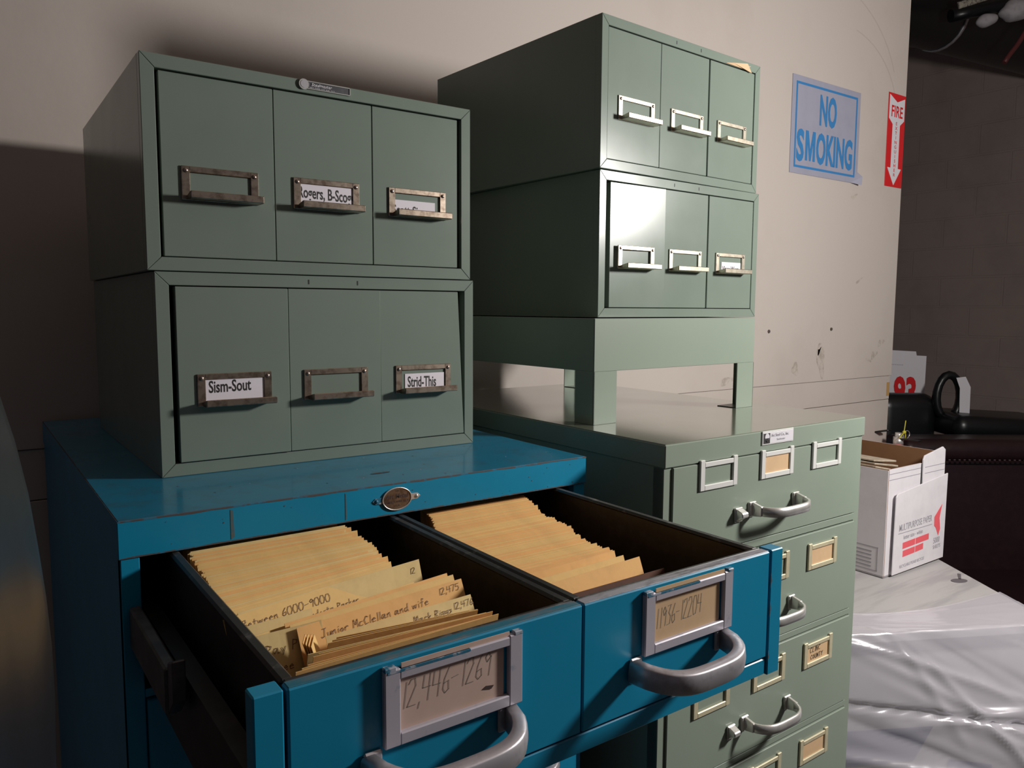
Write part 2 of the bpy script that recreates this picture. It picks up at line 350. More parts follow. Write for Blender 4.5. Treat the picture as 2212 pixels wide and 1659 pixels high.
def card_cabinet(label, loc, rz, faces, cards, metal=BRASS, slots=True, badge=False, extra=None, yaw_first=0):
    t = thing('card_cabinet', label, 'card cabinet', loc, rz, 'green three-drawer card cabinets')
    mb = MB(); W_, H_, D_ = CW, CH, CD; th = .0015
    for (x0, x1, z0, z1) in ((0, th, 0, H_), (W_-th, W_, 0, H_)): mb.box(x0, x1, .012, D_, z0, z1, GREEN, .0004)
    mb.box(th, W_-th, .012, D_, H_-th, H_, GREEN, .0004); mb.box(th, W_-th, .012, D_, 0, th, GREEN, .0004)
    mb.box(th, W_-th, D_-th, D_, th, H_-th, GREEN)
    mb.box(.012, W_-.012, .36, .362, .012, H_-.012, BLACK)
    f = .0137; g = .00018
    fr = [[(0, g), (W_, g), (W_-f, f), (f, f)], [(0, H_-g), (f, H_-f), (W_-f, H_-f), (W_, H_-g)]]
    sd = [[(g*.6, g*2), (f-g, f+g), (f-g, H_-f-g), (g*.6, H_-g*2)], [(W_-g*.6, g*2), (W_-g*.6, H_-g*2), (W_-f+g, H_-f-g), (W_-f+g, f+g)]]
    for q in fr+sd: mb.prism(q, 'y', 0, .0135, GREEN, .0005)
    if slots:
        for sx in (.160, .219): mb.box(sx, sx+.0013, -.0003, .002, H_-.0095, H_-.0045, BLACK)
    mb.build('body', t)
    if badge:
        mb = MB()
        mb.box(.166, .2185, -.0014, 0, H_-.0095, H_-.0010, GREYRIM, .0004)
        for (a, b, c, d) in ((.166, .2185, H_-.0018, H_-.0010), (.166, .2185, H_-.0095, H_-.0088), (.2178, .2185, H_-.0095, H_-.0010)): mb.box(a, b, -.0021, -.0008, c, d, CHROME)
        mb.cyl((.1645, -.001, H_-.0052), .0056, .003, CHROME, 'y', 20); mb.cyl((.1645, -.0024, H_-.0052), .004, .001, ALU, 'y', 16)
        mb.text('Steelmaster', (.1725, -.0016, H_-.0061), (1, 0, 0), (0, 0, 1), .0034, WHITE, 1.05, .02, .25, ext=.0004)
        mb.text('ART STEEL CO. INC. N.Y.', (.171, -.0016, H_-.0083), (1, 0, 0), (0, 0, 1), .0012, WHITE, 1.6)
        mb.build('nameplate', t)
    for i, (a, b, yf, shear) in enumerate(faces):
        mb = MB(); z0, z1 = .0148, .1965
        # front plate, optionally racked (its right edge leans)
        pts = [(a, z0), (b, z0), (b+shear, z1), (a+shear*.1, z1)]
        M_ = Matrix.Translation((b, yf, 0)) @ Matrix.Rotation(yaw_first if i == 0 else 0, 4, 'Z') @ Matrix.Translation((-b, -yf, 0))
        mb.prism(pts, 'y', yf, yf+.012, GREEN, .0006, M=M_)
        mb.box(a+.004, b-.005, yf+.012, yf+.33, z0+.004, z1-.03, DARK)
        d = mb.build('drawer', t)
        holder(d, (.0355, .1515, .2668)[i]+(.001 if i == 0 and a > .018 else 0), .0722, yf, metal, cards.get(i))
    if extra: extra(t)
    return t
# card tuple: left, right, top of card, text, text x, text z, text height, x scale, slope
LLx, LLy, LLa = .0650, .1529, .0012
card_cabinet('green three-drawer card cabinet standing directly on the blue cabinet', (LLx, LLy, 0), LLa,
    [(.0183, .1352, -.0030, 0), (.1358, .2475, -.0020, 0), (.2482, .3655, -.0005, -.009)],
    {0: (.0445, .1075, .1000, 'Sism-Sout', .0480, .0862, .0125, .0440, .02), 2: (.2800, .3352, .0955, 'Strid-This', .2835, .0795, .0130, .0400, -.02)})
card_cabinet('green three-drawer card cabinet with silver nameplate, upper one on the blue cabinet', (.0584, .1513, CH+.0006), -.003,
    [(.0172, .1311, .003, 0), (.1317, .2463, .003, 0), (.2472, .3625, .003, 0)],
    {1: (.160, .2213, .1008, 'Rogers, B-Scogg', .1568, .0855, .0125, .0665, -.03), 2: (.2735, .3300, .0925, 'Scott-Sism', .2722, .0760, .0110, .0460, -.03)},
    slots=False, badge=True)
# ---------------------------------------------------------------- stand
ZG = .0183; SX, SY, SA_ = .5985, .0904, .0368; SH, AP, SW, SD = .145, .0722, .3584, .416
stand = thing('cabinet_stand', 'green sheet-metal stand with short square legs under the right-hand cabinets', 'stand', (SX, SY, ZG), SA_)
mb = MB()
mb.box(0, SW, 0, .0015, SH-AP, SH, GREEN2, .0005, edge=GEDGE); mb.box(0, SW, SD-.0015, SD, SH-AP, SH, GREEN2, .0005)
mb.box(0, .0015, .0015, SD-.0015, SH-AP, SH, GREEN2, .0004); mb.box(SW-.0015, SW, .0015, SD-.0015, SH-AP, SH, GREEN2, .0004)
mb.box(.0015, SW-.0015, .0015, SD-.0015, SH-.0025, SH-.001, GREEN2)
mb.build('apron', stand)
for (lx, ly, sx, sy) in ((0, 0, 1, 1), (SW, 0, -1, 1), (0, SD, 1, -1), (SW, SD, -1, -1)):
    mb = MB(); a, b = .0435, .0377; o = .0004
    X = sorted((lx-sx*o, lx+sx*a)); Y = sorted((ly-sy*o, ly+sy*.0016)); Y2 = sorted((ly-sy*o, ly+sy*b)); X2 = sorted((lx-sx*o, lx+sx*.0016))
    mb.box(X[0], X[1], Y[0], Y[1], 0, SH-AP, GREEN2, .0004); mb.box(X2[0], X2[1], Y2[0], Y2[1], 0, SH-AP, GREEN2, .0004)
    mb.box(X[0]+.001, X[1]-.001, Y2[0]+.001, Y2[1]-.001, .0, .0012, GREEN2)
    mb.build('leg', stand)
zR = ZG + SH
card_cabinet('green three-drawer card cabinet with glare on its left drawer, resting on the green stand', (.6605, .1543, zR+.0004), .0354,
    [(.0243, .1400, -.0015, 0), (.1406, .2450, .001, 0), (.2480, .3690-.003, .001, 0)],
    {2: (.2830, .3345, .0915, 'Vines-Wom', .2850, .0765, .0085, .0450, 0)}, metal=BRASS2, yaw_first=-.035)
card_cabinet('topmost green three-drawer card cabinet of the right-hand stack, its drawer labels empty', (.6546, .1480, zR+CH+.0008), .0561,
    [(.0145, .1275, .0015, 0), (.1281, .2430, .0015, 0), (.2462, .3658, .0015, 0)], {}, metal=BRASS2)
# folded card corner sticking out above third drawer of the top cabinet
mb = MB()
def tri(pts, m, th=.0005):
    for k in (0, 1):
        q = [(x, y-k*th, z) for x, y, z in pts]; mb.poly(q if k else q[::-1], m)
tri([(.282, -.0008, .1985), (.300, -.0030, .2012), (.336, -.0008, .1975)], MANILA)
tri([(.300, -.0030, .2012), (.345, -.0050, .2035), (.336, -.0008, .1975)], OLDPAPER)
tri([(.300, -.0030, .2012), (.334, -.0062, .2055), (.352, -.002, .1945)], MANILA)
o = mb.build('card_corner', loc=(.6546, .1480, zR+CH+.0008)); o.rotation_euler = (0, 0, .0561)
tag(o, 'bent tan card corner poking out above the top right drawer', 'card')

# ---------------------------------------------------------------- green filing cabinet
GX, GY, GA, GW, GD, GL = .5686, -.0701, .0074, .4326, .630, .029
gc = thing('filing_cabinet', 'tall green filing cabinet with three label frames across every drawer', 'filing cabinet', (GX, GY, -1.32), GA)
ZO = 1.32 + ZG
def gb(mb, x0, x1, y0, y1, z0, z1, m, bev=0, edge=None): return mb.box(x0, x1, y0, y1, z0+ZO, z1+ZO, m, bev, edge=edge)
mb = MB(); gb(mb, 0, GW, 0, GD, -GL, -.0008, GREEN2, .0012, edge=GEDGE)
gb(mb, .0009, GW-.0009, .0009, GD-.001, -.001, 0, GTOP, .0003)
mb.build('lid', gc)
rows = [(-.0290-.001, -.1440)] + [(-.1575-.1465*i, -.2915-.1465*i) for i in range(7)]
rows[0] = (-.0300, -.1440)
mb = MB()
BOT = -1.32 - ZG + .0
gb(mb, .0015, .003, .004, GD-.002, BOT, -GL, GREEN2); gb(mb, GW-.003, GW-.0015, .004, GD-.002, BOT, -GL, GREEN2)
gb(mb, .003, GW-.003, GD-.004, GD-.002, BOT, -GL, GREEN2); gb(mb, .012, GW-.012, .05, .052, BOT, -GL, BLACK)
gb(mb, .0015, .0148, .003, .02, BOT, -GL, GREEN2, .0006); gb(mb, GW-.0165, GW-.0015, .003, .02, BOT, -GL, GREEN2, .0006)
for i in range(7):
    zt = rows[i][1]; zb_ = rows[i+1][0]
    gb(mb, .0148, GW-.0165, .0015, .02, zb_+.0018, zt-.0015, GREEN2, .0006)
gb(mb, .0148, GW-.0165, .003, .02, BOT, rows[7][1]-.002, GREEN2)
mb.build('body', gc)
mb = MB(); gb(mb, .1815, .2497, -.0016, 0, -.0190, -.0006, WHITEF, .0004); gb(mb, .1830, .2484, -.0020, -.001, -.0175, -.0030, WHITE)
gb(mb, .184, .197, -.0023, -.0015, -.0170, -.0036, INK); mb.cyl((.1905, -.0024, -.0085+ZO), .0048, .0006, WHITE, 'y', 20)
mb.prism([(.186, -.0100+ZO), (.195, -.0100+ZO), (.1905, -.0155+ZO)], 'y', -.0028, -.002, INK)
mb.text('Art Steel Co., Inc.', (.2000, -.0021, -.0090+ZO), (1, 0, 0), (0, 0, 1), .0040, PRINTG, .95, .01)
mb.text('Steelmaster', (.2120, -.0021, -.0145+ZO), (1, 0, 0), (0, 0, 1), .0028, PRINTG, 1, .01)
mb.build('nameplate', gc)
def gframe(par, x0, z1, m, card=None, txt=None, wd=.0710, ht=.0355):
    mb = MB(); y = 0; t = .0030; b = .0086; z0 = z1-ht; x1 = x0+wd
    for (a, c, e, f) in ((x0, x0+b, z0, z1+.0030), (x1-b, x1, z0, z1+.0030), (x0+b-.0005, x1-b+.0005, z0, z0+b*.8), (x0+b-.0005, x1-b+.0005, z1-b*.72, z1)):
        gb(mb, a, c, -t, y, e, f, m, .0007)
    mb.build('label_frame', par)
    if card:
        mb = MB(); gb(mb, x0+.004, x1-.0095, -.0009, -.0003, z0+.003, z1-.003, card)
        if txt:
            hand(mb, txt[0], lambda a, b_: (a, -.0012, b_), INK, .0075, .0007, x0+.016, z1-.0150+ZO, xs=1.0)
            hand(mb, txt[1], lambda a, b_: (a, -.0012, b_), INK, .0065, .0007, x0+.018, z1-.0255+ZO, xs=1.0)
        mb.build('label_card', par)
def pull(par, xc, z, yb=0):
    mb = MB(); hw = .0475
    path = []
    n = 22
    for i in range(n+1):
        u = i/n*2-1
        x = hw*(1.04)*math.copysign(abs(u)**.9, u); y = -.034*(1-abs(u)**3.4)**.5 - .002
        path.append((xc+x, yb+y, z+ZO))
    hh = .0062
    mb.sweep(path, [(-.0016, -hh), (.0016, -hh), (.0020, 0), (.0016, hh), (-.0016, hh)], CHROME)
    for s_ in (-1, 1):
        xx = xc+s_*hw
        mb.prism([(xx-.0075, z+ZO+.0105), (xx+.0075, z+ZO+.0105), (xx+.0065, z+ZO-.0095), (xx-.0065, z+ZO-.0095)], 'y', yb-.0035, yb, CHROME, .0012)
        mb.prism([(yb-.003, z+ZO+.010), (yb-.003, z+ZO-.009), (yb-.018, z+ZO-.0062), (yb-.018, z+ZO+.0062)], 'x', xx-.0025, xx+.0025, CHROME, .0008)
    mb.build('pull_handle', par)
def latch(par, x, z):
    mb = MB(); mb.prism([(-.003, z+ZO+.0085), (-.003, z+ZO-.0085), (-.008, z+ZO-.004), (-.014, z+ZO-.001), (-.013, z+ZO+.0045)], 'x', x-.0065, x+.0065, CHROME, .0012)
    mb.box(x-.0075, x+.0075, -.0035, 0, z+ZO-.0095, z+ZO+.0095, CHROME, .001); mb.build('latch', par)
for i, (zt, zb_) in enumerate(rows):
    mb = MB()
    if i == 0: zt = -.0300
    gb(mb, .0152, GW-.0172, 0, .014, zb_, zt, GREEN2, .0008, edge=GREEN2)
    mb.box(.03, GW-.03, .014, .048, zb_+ZO+.01, zt+ZO-.01, DARK)
    d = mb.build('drawer', gc)
    ft = zt if i else -.0110
    ft = ft - .0  # label line measured from the drawer's top
    lt = ft-.0175
    fm = (WHITEF, WHITEF, WHITEF) if i == 0 else (CREAMF, CREAMF, CREAMF)
    if i < 5:
        cards = {0: {1: (MANILA, None)}, 1: {2: (MANILA, None)}, 2: {2: (MANILA, ('CLINCH', 'COUNTY'))}, 3: {2: (MANILA, None)}}.get(i, {})
        for k, x0 in enumerate((.0605, .1805, .2965)):
            c = cards.get(k, (None, None)); gframe(d, x0, lt, fm[k], c[0], c[1])
        pull(d, .2125, ft-.0905); latch(d, .1370, ft-.0935)
# ---------------------------------------------------------------- blue cabinet
BW, BD, BL = .5075, .680, .0322
DY, DZ, DHT = -.2893, -.0335, .0960
bc = thing('filing_cabinet', 'worn blue card filing cabinet with its two top drawers pulled open', 'filing cabinet', (0, 0, -1.32))
def bb(mb, x0, x1, y0, y1, z0, z1, m, bev=0, edge=None): return mb.box(x0, x1, y0, y1, z0+ZB, z1+ZB, m, bev, edge=edge)
mb = MB(); bb(mb, 0, BW, 0, .0015, -BL, -.0012, BLUE, .0004); bb(mb, 0, .0015, .0015, BD, -BL, -.0012, BLUE); bb(mb, BW-.0015, BW, .0015, BD, -BL, -.0012, BLUE)
bb(mb, 0, BW, 0, BD, -.0012, 0, BTOP, .0011, edge=BWORN)
# worn line where the top folds over the front: ragged strip
r = random.Random(3); n = 60
for i in range(n):
    xa, xb = BW*i/n, BW*(i+1)/n; ha = .0016 + .0014*abs(math.sin(i*.7)*math.sin(i*.23)) ; hb = .0016 + .0014*abs(math.sin((i+1)*.7)*math.sin((i+1)*.23))
    mb.poly([(xa, -.0002, ZB-.0002), (xa, -.0002, ZB-ha*.7), (xb, -.0002, ZB-hb*.7), (xb, -.0002, ZB-.0002)], BWORN)
for (x, w_) in ((.0905, .0032), (.1992, .0014)):
    mb.poly([(x, -.0003, ZB-.003), (x, -.0003, ZB-BL+.002), (x+w_, -.0003, ZB-BL+.004), (x+w_*.7, -.0003, ZB-.004)], BARE)
for k in range(40):
    x = r.uniform(.02, .49); y = r.uniform(.006, .14); s_ = r.uniform(.0004, .0013)
    mb.poly([(x+s_*r.uniform(.5, 1.4)*math.cos(a), y+s_*.8*math.sin(a), ZB+.0003) for a in (0, 1.2, 2.4, 3.6, 4.8)], r.choice((BARE, BWORN, WHITE, GREYRIM)))
mb.poly([(.262+.012*math.cos(a), .052+.0028*math.sin(a), ZB+.0003) for a in [i*.628 for i in range(10)]], BWORN)
for k in range(22):
    x = r.uniform(.02, .49); z = r.uniform(-BL+.002, -.004); s_ = r.uniform(.0003, .0008)
    mb.poly([(x+s_*math.cos(a), -.0003, ZB+z-s_*math.sin(a)) for a in (0, 1.2, 2.4, 3.6, 4.8)], BWORN)
for i in range(40):   # rust along the lower lip
    xa, xb = BW*i/40, BW*(i+1)/40; ha, hb = (.0006+.0009*abs(math.sin(q*1.9)) for q in (i, i+1))
    mb.poly([(xa, -.0002, ZB-BL), (xb, -.0002, ZB-BL), (xb, -.0002, ZB-BL+hb), (xa, -.0002, ZB-BL+ha)], BWORN)
mb.build('top', bc)
mb = MB()
bb(mb, .001, .0025, .002, BD-.002, -1.32, -BL, BLUE); bb(mb, BW-.0025, BW-.001, .002, BD-.002, -1.32, -BL, BLUE); bb(mb, .0025, BW-.0025, BD-.004, BD-.002, -1.32, -BL, BLUE)
bb(mb, .001, .0160, .001, .012, -1.32, -BL, BLUE, .0008); bb(mb, BW-.0175, BW-.001, .001, .012, -1.32, -BL, BLUE, .0008)
bb(mb, .0025, BW-.0025, .002, .40, -.1500, -.1485, DARK)
bb(mb, .0160, BW-.0175, .001, .012, -.1560, -.1485, BLUE, .0006)
bb(mb, .0025, BW-.0025, .05, .052, -1.32, -.150, BLACK)
mb.build('body', bc)
# oval nameplate
mb = MB(); bx_, bz_ = .2545, -.0160+ZB
ell = lambda rx, rz, n=32: [(bx_+rx*math.cos(2*math.pi*i/n), bz_+rz*math.sin(2*math.pi*i/n)) for i in range(n)]
mb.prism(ell(.0165, .0118), 'y', -.0012, -.0002, BRASS, .0003)
mb.sweep([(x, -.0014, z) for x, z in ell(.0160, .0113)], [(-.0006, -.0005), (.0006, -.0005), (.0006, .0005), (-.0006, .0005)], CHROME, up=(0, 1, 0), closed=True)
for s_ in (-1, 1):
    mb.prism([(bx_+s_*.0150, bz_-.0035), (bx_+s_*.0150, bz_+.0035), (bx_+s_*.0235, bz_+.0030), (bx_+s_*.0270, bz_), (bx_+s_*.0235, bz_-.0030)], 'y', -.0010, -.0002, CHROME if s_ > 0 else FRAMEB, .0002)
    mb.ball((bx_+s_*.0225, -.0012, bz_), .0019, CHROME if s_ > 0 else FRAMEB, (1, .7, 1))
mb.text('Art Metal', (bx_, -.0013, bz_+.0005), (1, 0, 0), (0, 0, 1), .0048, PENB, .95, .02, .1, 'CENTER')
mb.text('JAMESTOWN  N.Y.', (bx_, -.0013, bz_-.0040), (1, 0, 0), (0, 0, 1), .0022, PENB, 1.1, .02, 0, 'CENTER')
mb.text('U.S.A.', (bx_, -.0013, bz_-.0078), (1, 0, 0), (0, 0, 1), .0020, PENB, 1.1, .02, 0, 'CENTER')
mb.text('THE', (bx_, -.0013, bz_+.0073), (1, 0, 0), (0, 0, 1), .0016, PENB, 1.1, .02, 0, 'CENTER')
mb.build('nameplate', bc)
# sliding carriage
mb = MB()
bb(mb, .0202, .0372, DY, DY+.014, DZ-.1135, DZ+.0005, BLUE, .0009, edge=BCHIP)
bb(mb, .4705, .4871, DY, DY+.014, DZ-.1135, DZ+.0005, BLUE, .0009, edge=BCHIP)
bb(mb, .0372, .4690, DY+.0015, DY+.014, DZ-.1125, DZ-DHT-.0018, BLUE, .0009, edge=BCHIP)
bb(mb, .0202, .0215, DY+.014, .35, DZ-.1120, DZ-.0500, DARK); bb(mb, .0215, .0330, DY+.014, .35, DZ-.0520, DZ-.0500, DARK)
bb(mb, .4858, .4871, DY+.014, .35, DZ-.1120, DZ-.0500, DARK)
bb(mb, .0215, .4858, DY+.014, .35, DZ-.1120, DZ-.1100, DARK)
for (za, zb2) in ((.02, .034), (.045, .06), (.09, .10)):   # rust along the right strip
    mb.poly([(.4706, DY-.0003, ZB+DZ-za), (.4706, DY-.0003, ZB+DZ-zb2), (.4724, DY-.0003, ZB+DZ-(za+zb2)/2)], BWORN)
mb.build('carriage', bc)
mb = MB(); bb(mb, .0060, .0150, -.135, .0, DZ-.075, DZ-.040, GREYRIM, .0015)
mb.prism([(-.150, ZB+DZ-.030), (-.135, ZB+DZ-.036), (-.133, ZB+DZ-.075), (-.150, ZB+DZ-.060)], 'x', .008, .017, GREYRIM, .001)
mb.build('slide_bracket', bc)
def handle(par, xc, yf, ztop, w=.104, e=.034, hh=.0145, dz=ZB):
    mb = MB(); path = []; n = 28
    for i in range(n+1):
        u = i/n*2-1
        x = w/2*math.copysign(abs(u)**.82, u); y = -e*(1-abs(u)**3.2)**.62
        path.append((xc+x, yf+y-.002, ztop-hh/2+dz-.004*(1-abs(u)**2)))
    def prof(t):
        a = .0048
        return [(-a, hh/2-.0006), (-a+.0006, hh/2), (a-.0012, hh/2), (a, hh/2-.0015), (a*1.15, 0), (a, -hh/2+.0015), (a-.0012, -hh/2), (-a+.0006, -hh/2), (-a, -hh/2+.0006)]
    # the profile's outer side must face away from the drawer
    mb.sweep(path, prof, ALU, closed=False)
    for s_ in (-1, 1):
        mb.box(xc+s_*w/2-.010, xc+s_*w/2+.006 if s_ < 0 else xc+w/2+.002, yf-.003, yf, ztop-hh+dz-.001, ztop+dz+.001, ALU, .0012) if s_ > 0 else \
        mb.box(xc-w/2-.002, xc-w/2+.010, yf-.003, yf, ztop-hh+dz-.001, ztop+dz+.001, ALU, .0012)
    mb.build('handle', par)
TOPCHIP = (mat('chipped_blue_top', (.02, .15, .22), .45, nscale=70, ncol=(.16, .16, .17), namt=.8, nlo=.5, nhi=.62, stretch=(.3, 1, 1)), mat('chipped_grey_top', (.30, .29, .33), .4, nscale=60, ncol=(.04, .035, .035), namt=.9, nlo=.5, nhi=.6, stretch=(.25, 1, 1)))
def tray(x0, x1, fx0, fx1, card, words, wkw, fz=(-.0380, -.0868)):
    d = bpy.data.objects.new
    mb = MB(); wl = .0085
    bb(mb, x0, x1, DY, DY+.0105, DZ-DHT, DZ, BLUE, .0012, edge=BCHIP)
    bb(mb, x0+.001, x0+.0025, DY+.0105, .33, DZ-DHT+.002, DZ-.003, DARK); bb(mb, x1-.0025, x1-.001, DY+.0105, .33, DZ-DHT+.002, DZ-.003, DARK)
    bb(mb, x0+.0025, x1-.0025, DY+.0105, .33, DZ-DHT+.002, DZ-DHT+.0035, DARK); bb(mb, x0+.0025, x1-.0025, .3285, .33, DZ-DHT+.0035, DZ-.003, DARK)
    bb(mb, x0+.0015, x1-.0015, DY+.0090, DY+.0125, DZ-.004, DZ+.0006, RIM, .0008)
    bb(mb, x0+.0010, x1-.0010, DY+.0010, DY+.0092, DZ-.0010, DZ+.0004, TOPCHIP[x0 > .2], .0003)
    o = mb.build('drawer', bc)
    mb = MB()
    for (xa, xb) in ((x0, x0+wl), (x1-wl, x1)): bb(mb, xa, xb, DY+.0120, .33, DZ-.0040, DZ+.0002, RIM, .0018)
    mb.build('rolled_rim', o)
    # label frame
    mb = MB(); b = .0108; t = .0045; z1, z0 = fz
    for (a, c, e, f) in ((fx0, fx0+b, z0, z1), (fx1-b, fx1, z0, z1), (fx0+b-.0005, fx1-b+.0005, z0, z0+.0080), (fx0+b-.0005, fx1-b+.0005, z1-.0072, z1-.0008)):
        bb(mb, a, c, DY-t, DY, e, f, FRAMEW, .0008)
    bb(mb, fx0, fx0+.008, DY-t-.0002, DY, z1-.0012, z1+.0018, FRAMEB, .0006); bb(mb, fx1-.007, fx1, DY-t-.0002, DY, z1-.0012, z1+.0018, FRAMEB, .0006)
    bb(mb, fx0+.002, fx0+.06, DY-t-.0003, DY-.001, z1-.0022, z1-.0008, FRAMEB)
    mb.build('label_frame', o)
    mb = MB(); bb(mb, fx0+.007, fx1-.0135, DY-.0012, DY-.0004, z0+.004, z1-.003, card)
    for (s_, xx, zz, hh, kw) in words: hand(mb, s_, front_fn(DY-.0012), PENCIL, hh, .00045, xx, zz+ZB, **kw)
    if wkw: mb.prism([(fx0+.071, z0+.0165+ZB), (fx0+.078, z0+.0150+ZB), (fx0+.080, z0+.0170+ZB), (fx0+.074, z0+.0180+ZB)], 'y', DY-.0016, DY-.0012, PENB)
    bb(mb, fx0+.012, fx1-.010, DY-.0030, DY-.0022, z1-.003, z1+.0022, card)
    mb.build('label_card', o)
    handle(o, (fx0+fx1)/2-.0095, DY, -.0868, hh=.0165)
    return o
tray(.0393, .2536, .0960, .1975, PINKCARD, [('12,446-1269', .1075, -.0660, .0165, dict(slant=.1, rise=.06, xs=.50, jit=.15))], True)
tray(.2546, .4685, .3125, .4142, MANILA, [('11936-12204', .3262, -.0690, .0155, dict(slant=.06, rise=.05, xs=.41, jit=.15))], False)
# closed drawers below
for i in range(4):
    z1 = -.158 - .125*i
    for k, (xa, xb) in enumerate(((.0170, .2520), (.2545, .4890))):
        mb = MB(); bb(mb, xa, xb, -.002 if i < 1 else -.012, .03, z1-.118, z1, BLUE, .001, edge=BWORN)
        o = mb.build('drawer', bc)
        if k == 1 and i < 3: handle(o, .392, -.012 if i else -.002, z1-.054)
        elif k == 0 and i < 3: handle(o, .140, -.012 if i else -.002, z1-.054)

# ---------------------------------------------------------------- envelopes
EH = .089
def envelope_mesh(name, wd, m, bow=0, h=EH, curl=0, writing=None):
    """upright envelope: x across, y thickness, z up from its bottom edge; pivot at bottom left"""
    mb = MB(); n = 6; th = .0009
    b = bmesh.new(); F, Bk = [], []
    for j in (0, 1, 2, 3):
        z = h*j/3
        rowF, rowB = [], []
        for i in range(n+1):
            u = i/n; y = bow*math.sin(u*math.pi)*(j/3) + curl*(u**2)*(j/3)
            rowF.append(b.verts.new((wd*u, y, z))); rowB.append(b.verts.new((wd*u, y+th*(1 if j < 3 else .5), z)))
        F.append(rowF); Bk.append(rowB)
    for j in range(3):
        for i in range(n):
            b.faces.new([F[j][i], F[j][i+1], F[j+1][i+1], F[j+1][i]]); b.faces.new([Bk[j][i+1], Bk[j][i], Bk[j+1][i], Bk[j+1][i+1]])
    for i in range(n):
        b.faces.new([F[3][i], F[3][i+1], Bk[3][i+1], Bk[3][i]]); b.faces.new([F[0][i+1], F[0][i], Bk[0][i], Bk[0][i+1]])
    for j in range(3):
        b.faces.new([F[j][0], F[j+1][0], Bk[j+1][0], Bk[j][0]]); b.faces.new([F[j+1][n], F[j][n], Bk[j][n], Bk[j+1][n]])
    mb.merge(b, m)
    for (s_, xx, zz, hh, mm) in (writing or []):
        fn = lambda a, c: (a, bow*math.sin(max(0, min(1, a/wd))*math.pi)*(c/h) + curl*(a/wd)**2*(c/h) - .0004, c)
        hand(mb, s_, fn, mm, hh, .00045, xx, zz, jit=.2)
    me = bpy.data.meshes.new(name)
    mb.bm.normal_update(); mb.bm.to_mesh(me); mb.bm.free()
    for q in mb.mats: me.materials.append(q)
    return me
def put_env(me, x, ytop, ztop, lean, label, group, yaw=0, roll=0, h=EH):
    """lean>0: top leans to the back; ytop, ztop locate the top edge"""
    o = bpy.data.objects.new('envelope', me); COL.objects.link(o)
    o.rotation_euler = (-lean, roll, yaw)
    o.location = (x, ytop - math.sin(lean)*h, ztop - math.cos(lean)*h + ZB)
    return tag(o, label, 'envelope', group)
rnd = random.Random(11)
proto = [envelope_mesh('envelope', .137+.011*rnd.random(), ENV[rnd.choice((0, 0, 1, 2))], bow=(-.0006, 0, .0006)[i % 3]) for i in range(12)]
protoR = [envelope_mesh('envelope', .124+.009*rnd.random(), ENV[rnd.choice((0, 1, 1))], bow=(-.0006, 0, .0006)[i % 3]) for i in range(12)]
LG = 'manila envelopes packed tightly at the back of the left drawer'
NL = 62
for k in range(NL):
    f = k/(NL-1); y = .045 - .195*f
    z = -.0345 - .0012*rnd.random() - (.003 if 8 < k < 14 else 0) - .002*f
    put_env(rnd.choice(proto), .0560 - .0075*f + rnd.uniform(-.0015, .0025), y, z, .18+.10*f,
            'manila envelope packed tightly in the back half of the left open drawer', LG, .20*f*f + rnd.uniform(-.004, .004), rnd.uniform(-.006, .006))
RG = 'manila envelopes packed tightly in the right open drawer'
NR = 100
for k in range(NR):
    f = k/(NR-1); y = .03 - .195*f
    z = -.0400 - .011*f - .0010*rnd.random()
    x = .298 - .031*min(1, f*1.35) + rnd.uniform(-.0012, .0012) + .004*math.sin(f*13)
    put_env(rnd.choice(protoR), x, y, z, .16+.14*f, 'manila envelope packed tightly in the right open drawer', RG, rnd.uniform(-.006, .006), rnd.uniform(-.005, .005))
def loose(x, ytop, ztop, lean, wd, mi, label, writing=None, yaw=0, roll=0, bow=0, curl=0, h=EH):
    me = envelope_mesh('envelope', wd, ENV[mi], bow, h, curl, writing)
    return put_env(me, x, ytop, ztop, lean, label, 'loose envelopes in the open blue drawers', yaw, roll, h)
loose(.0485, -.1480, -.0368, .30, .145, 0, 'manila envelope just behind the straw one with the bent right corner', yaw=.21, curl=.002)
loose(.0570, -.1550, -.0372, .34, .160, 2, 'straw envelope with bent right corner just behind the one marked 6000-9000', [('12', .148, EH-.010, .0045, PEN)], yaw=.20, curl=-.006)
loose(.0480, -.1610, -.0372, .44, .144, 0, 'ochre envelope handwritten 6000-9000 and 12,478 in left drawer',
      [('Between 6000-9000', .012, EH-.0105, .0056, PEN), ('12,478', .110, EH-.0075, .0048, PEN), ('Lindosta Parker', .060, EH-.0185, .0048, PEN)], yaw=.23)
loose(.0560, -.1880, -.0425, .34, .143, 0, 'envelope ending short of its neighbours in middle of left drawer', [('12', .13, EH-.010, .005, PEN)], yaw=.22)
loose(.0780, -.1885, -.0385, .36, .145, 1, 'orange envelope fanned behind the Junior one, farther of the pair', [('12,4', .12, EH-.012, .005, PEN)], yaw=.17)
loose(.0800, -.1930, -.0385, .38, .145, 0, 'ochre envelope fanned behind the Junior one, nearer of the pair', yaw=.16)
loose(.0515, -.1790, -.0385, .30, .050, 2, 'short slip handwritten Willa at the left drawer wall', [('Willa', .006, EH-.018, .0062, PEN)], yaw=.10, curl=.002)
loose(.0820, -.1990, -.0390, .42, .143, 1, 'orange-tan envelope handwritten Junior McClellan in left drawer',
      [('Junior McClellan and wife', .016, EH-.0115, .0056, PEN), ('12,475', .118, EH-.0075, .0048, PEN)], yaw=.13)
loose(.0530, -.1960, -.0395, .40, .044, 2, 'narrow straw envelope handwritten Ray at the left wall', [('Ray Perry', .004, EH-.014, .0062, PEN), ('Spee', .006, EH-.026, .0055, PEN), ('Reser', .008, EH-.037, .0050, PEN), ('Joe O', .004, EH-.048, .0050, PEN)], yaw=.04, curl=-.003)
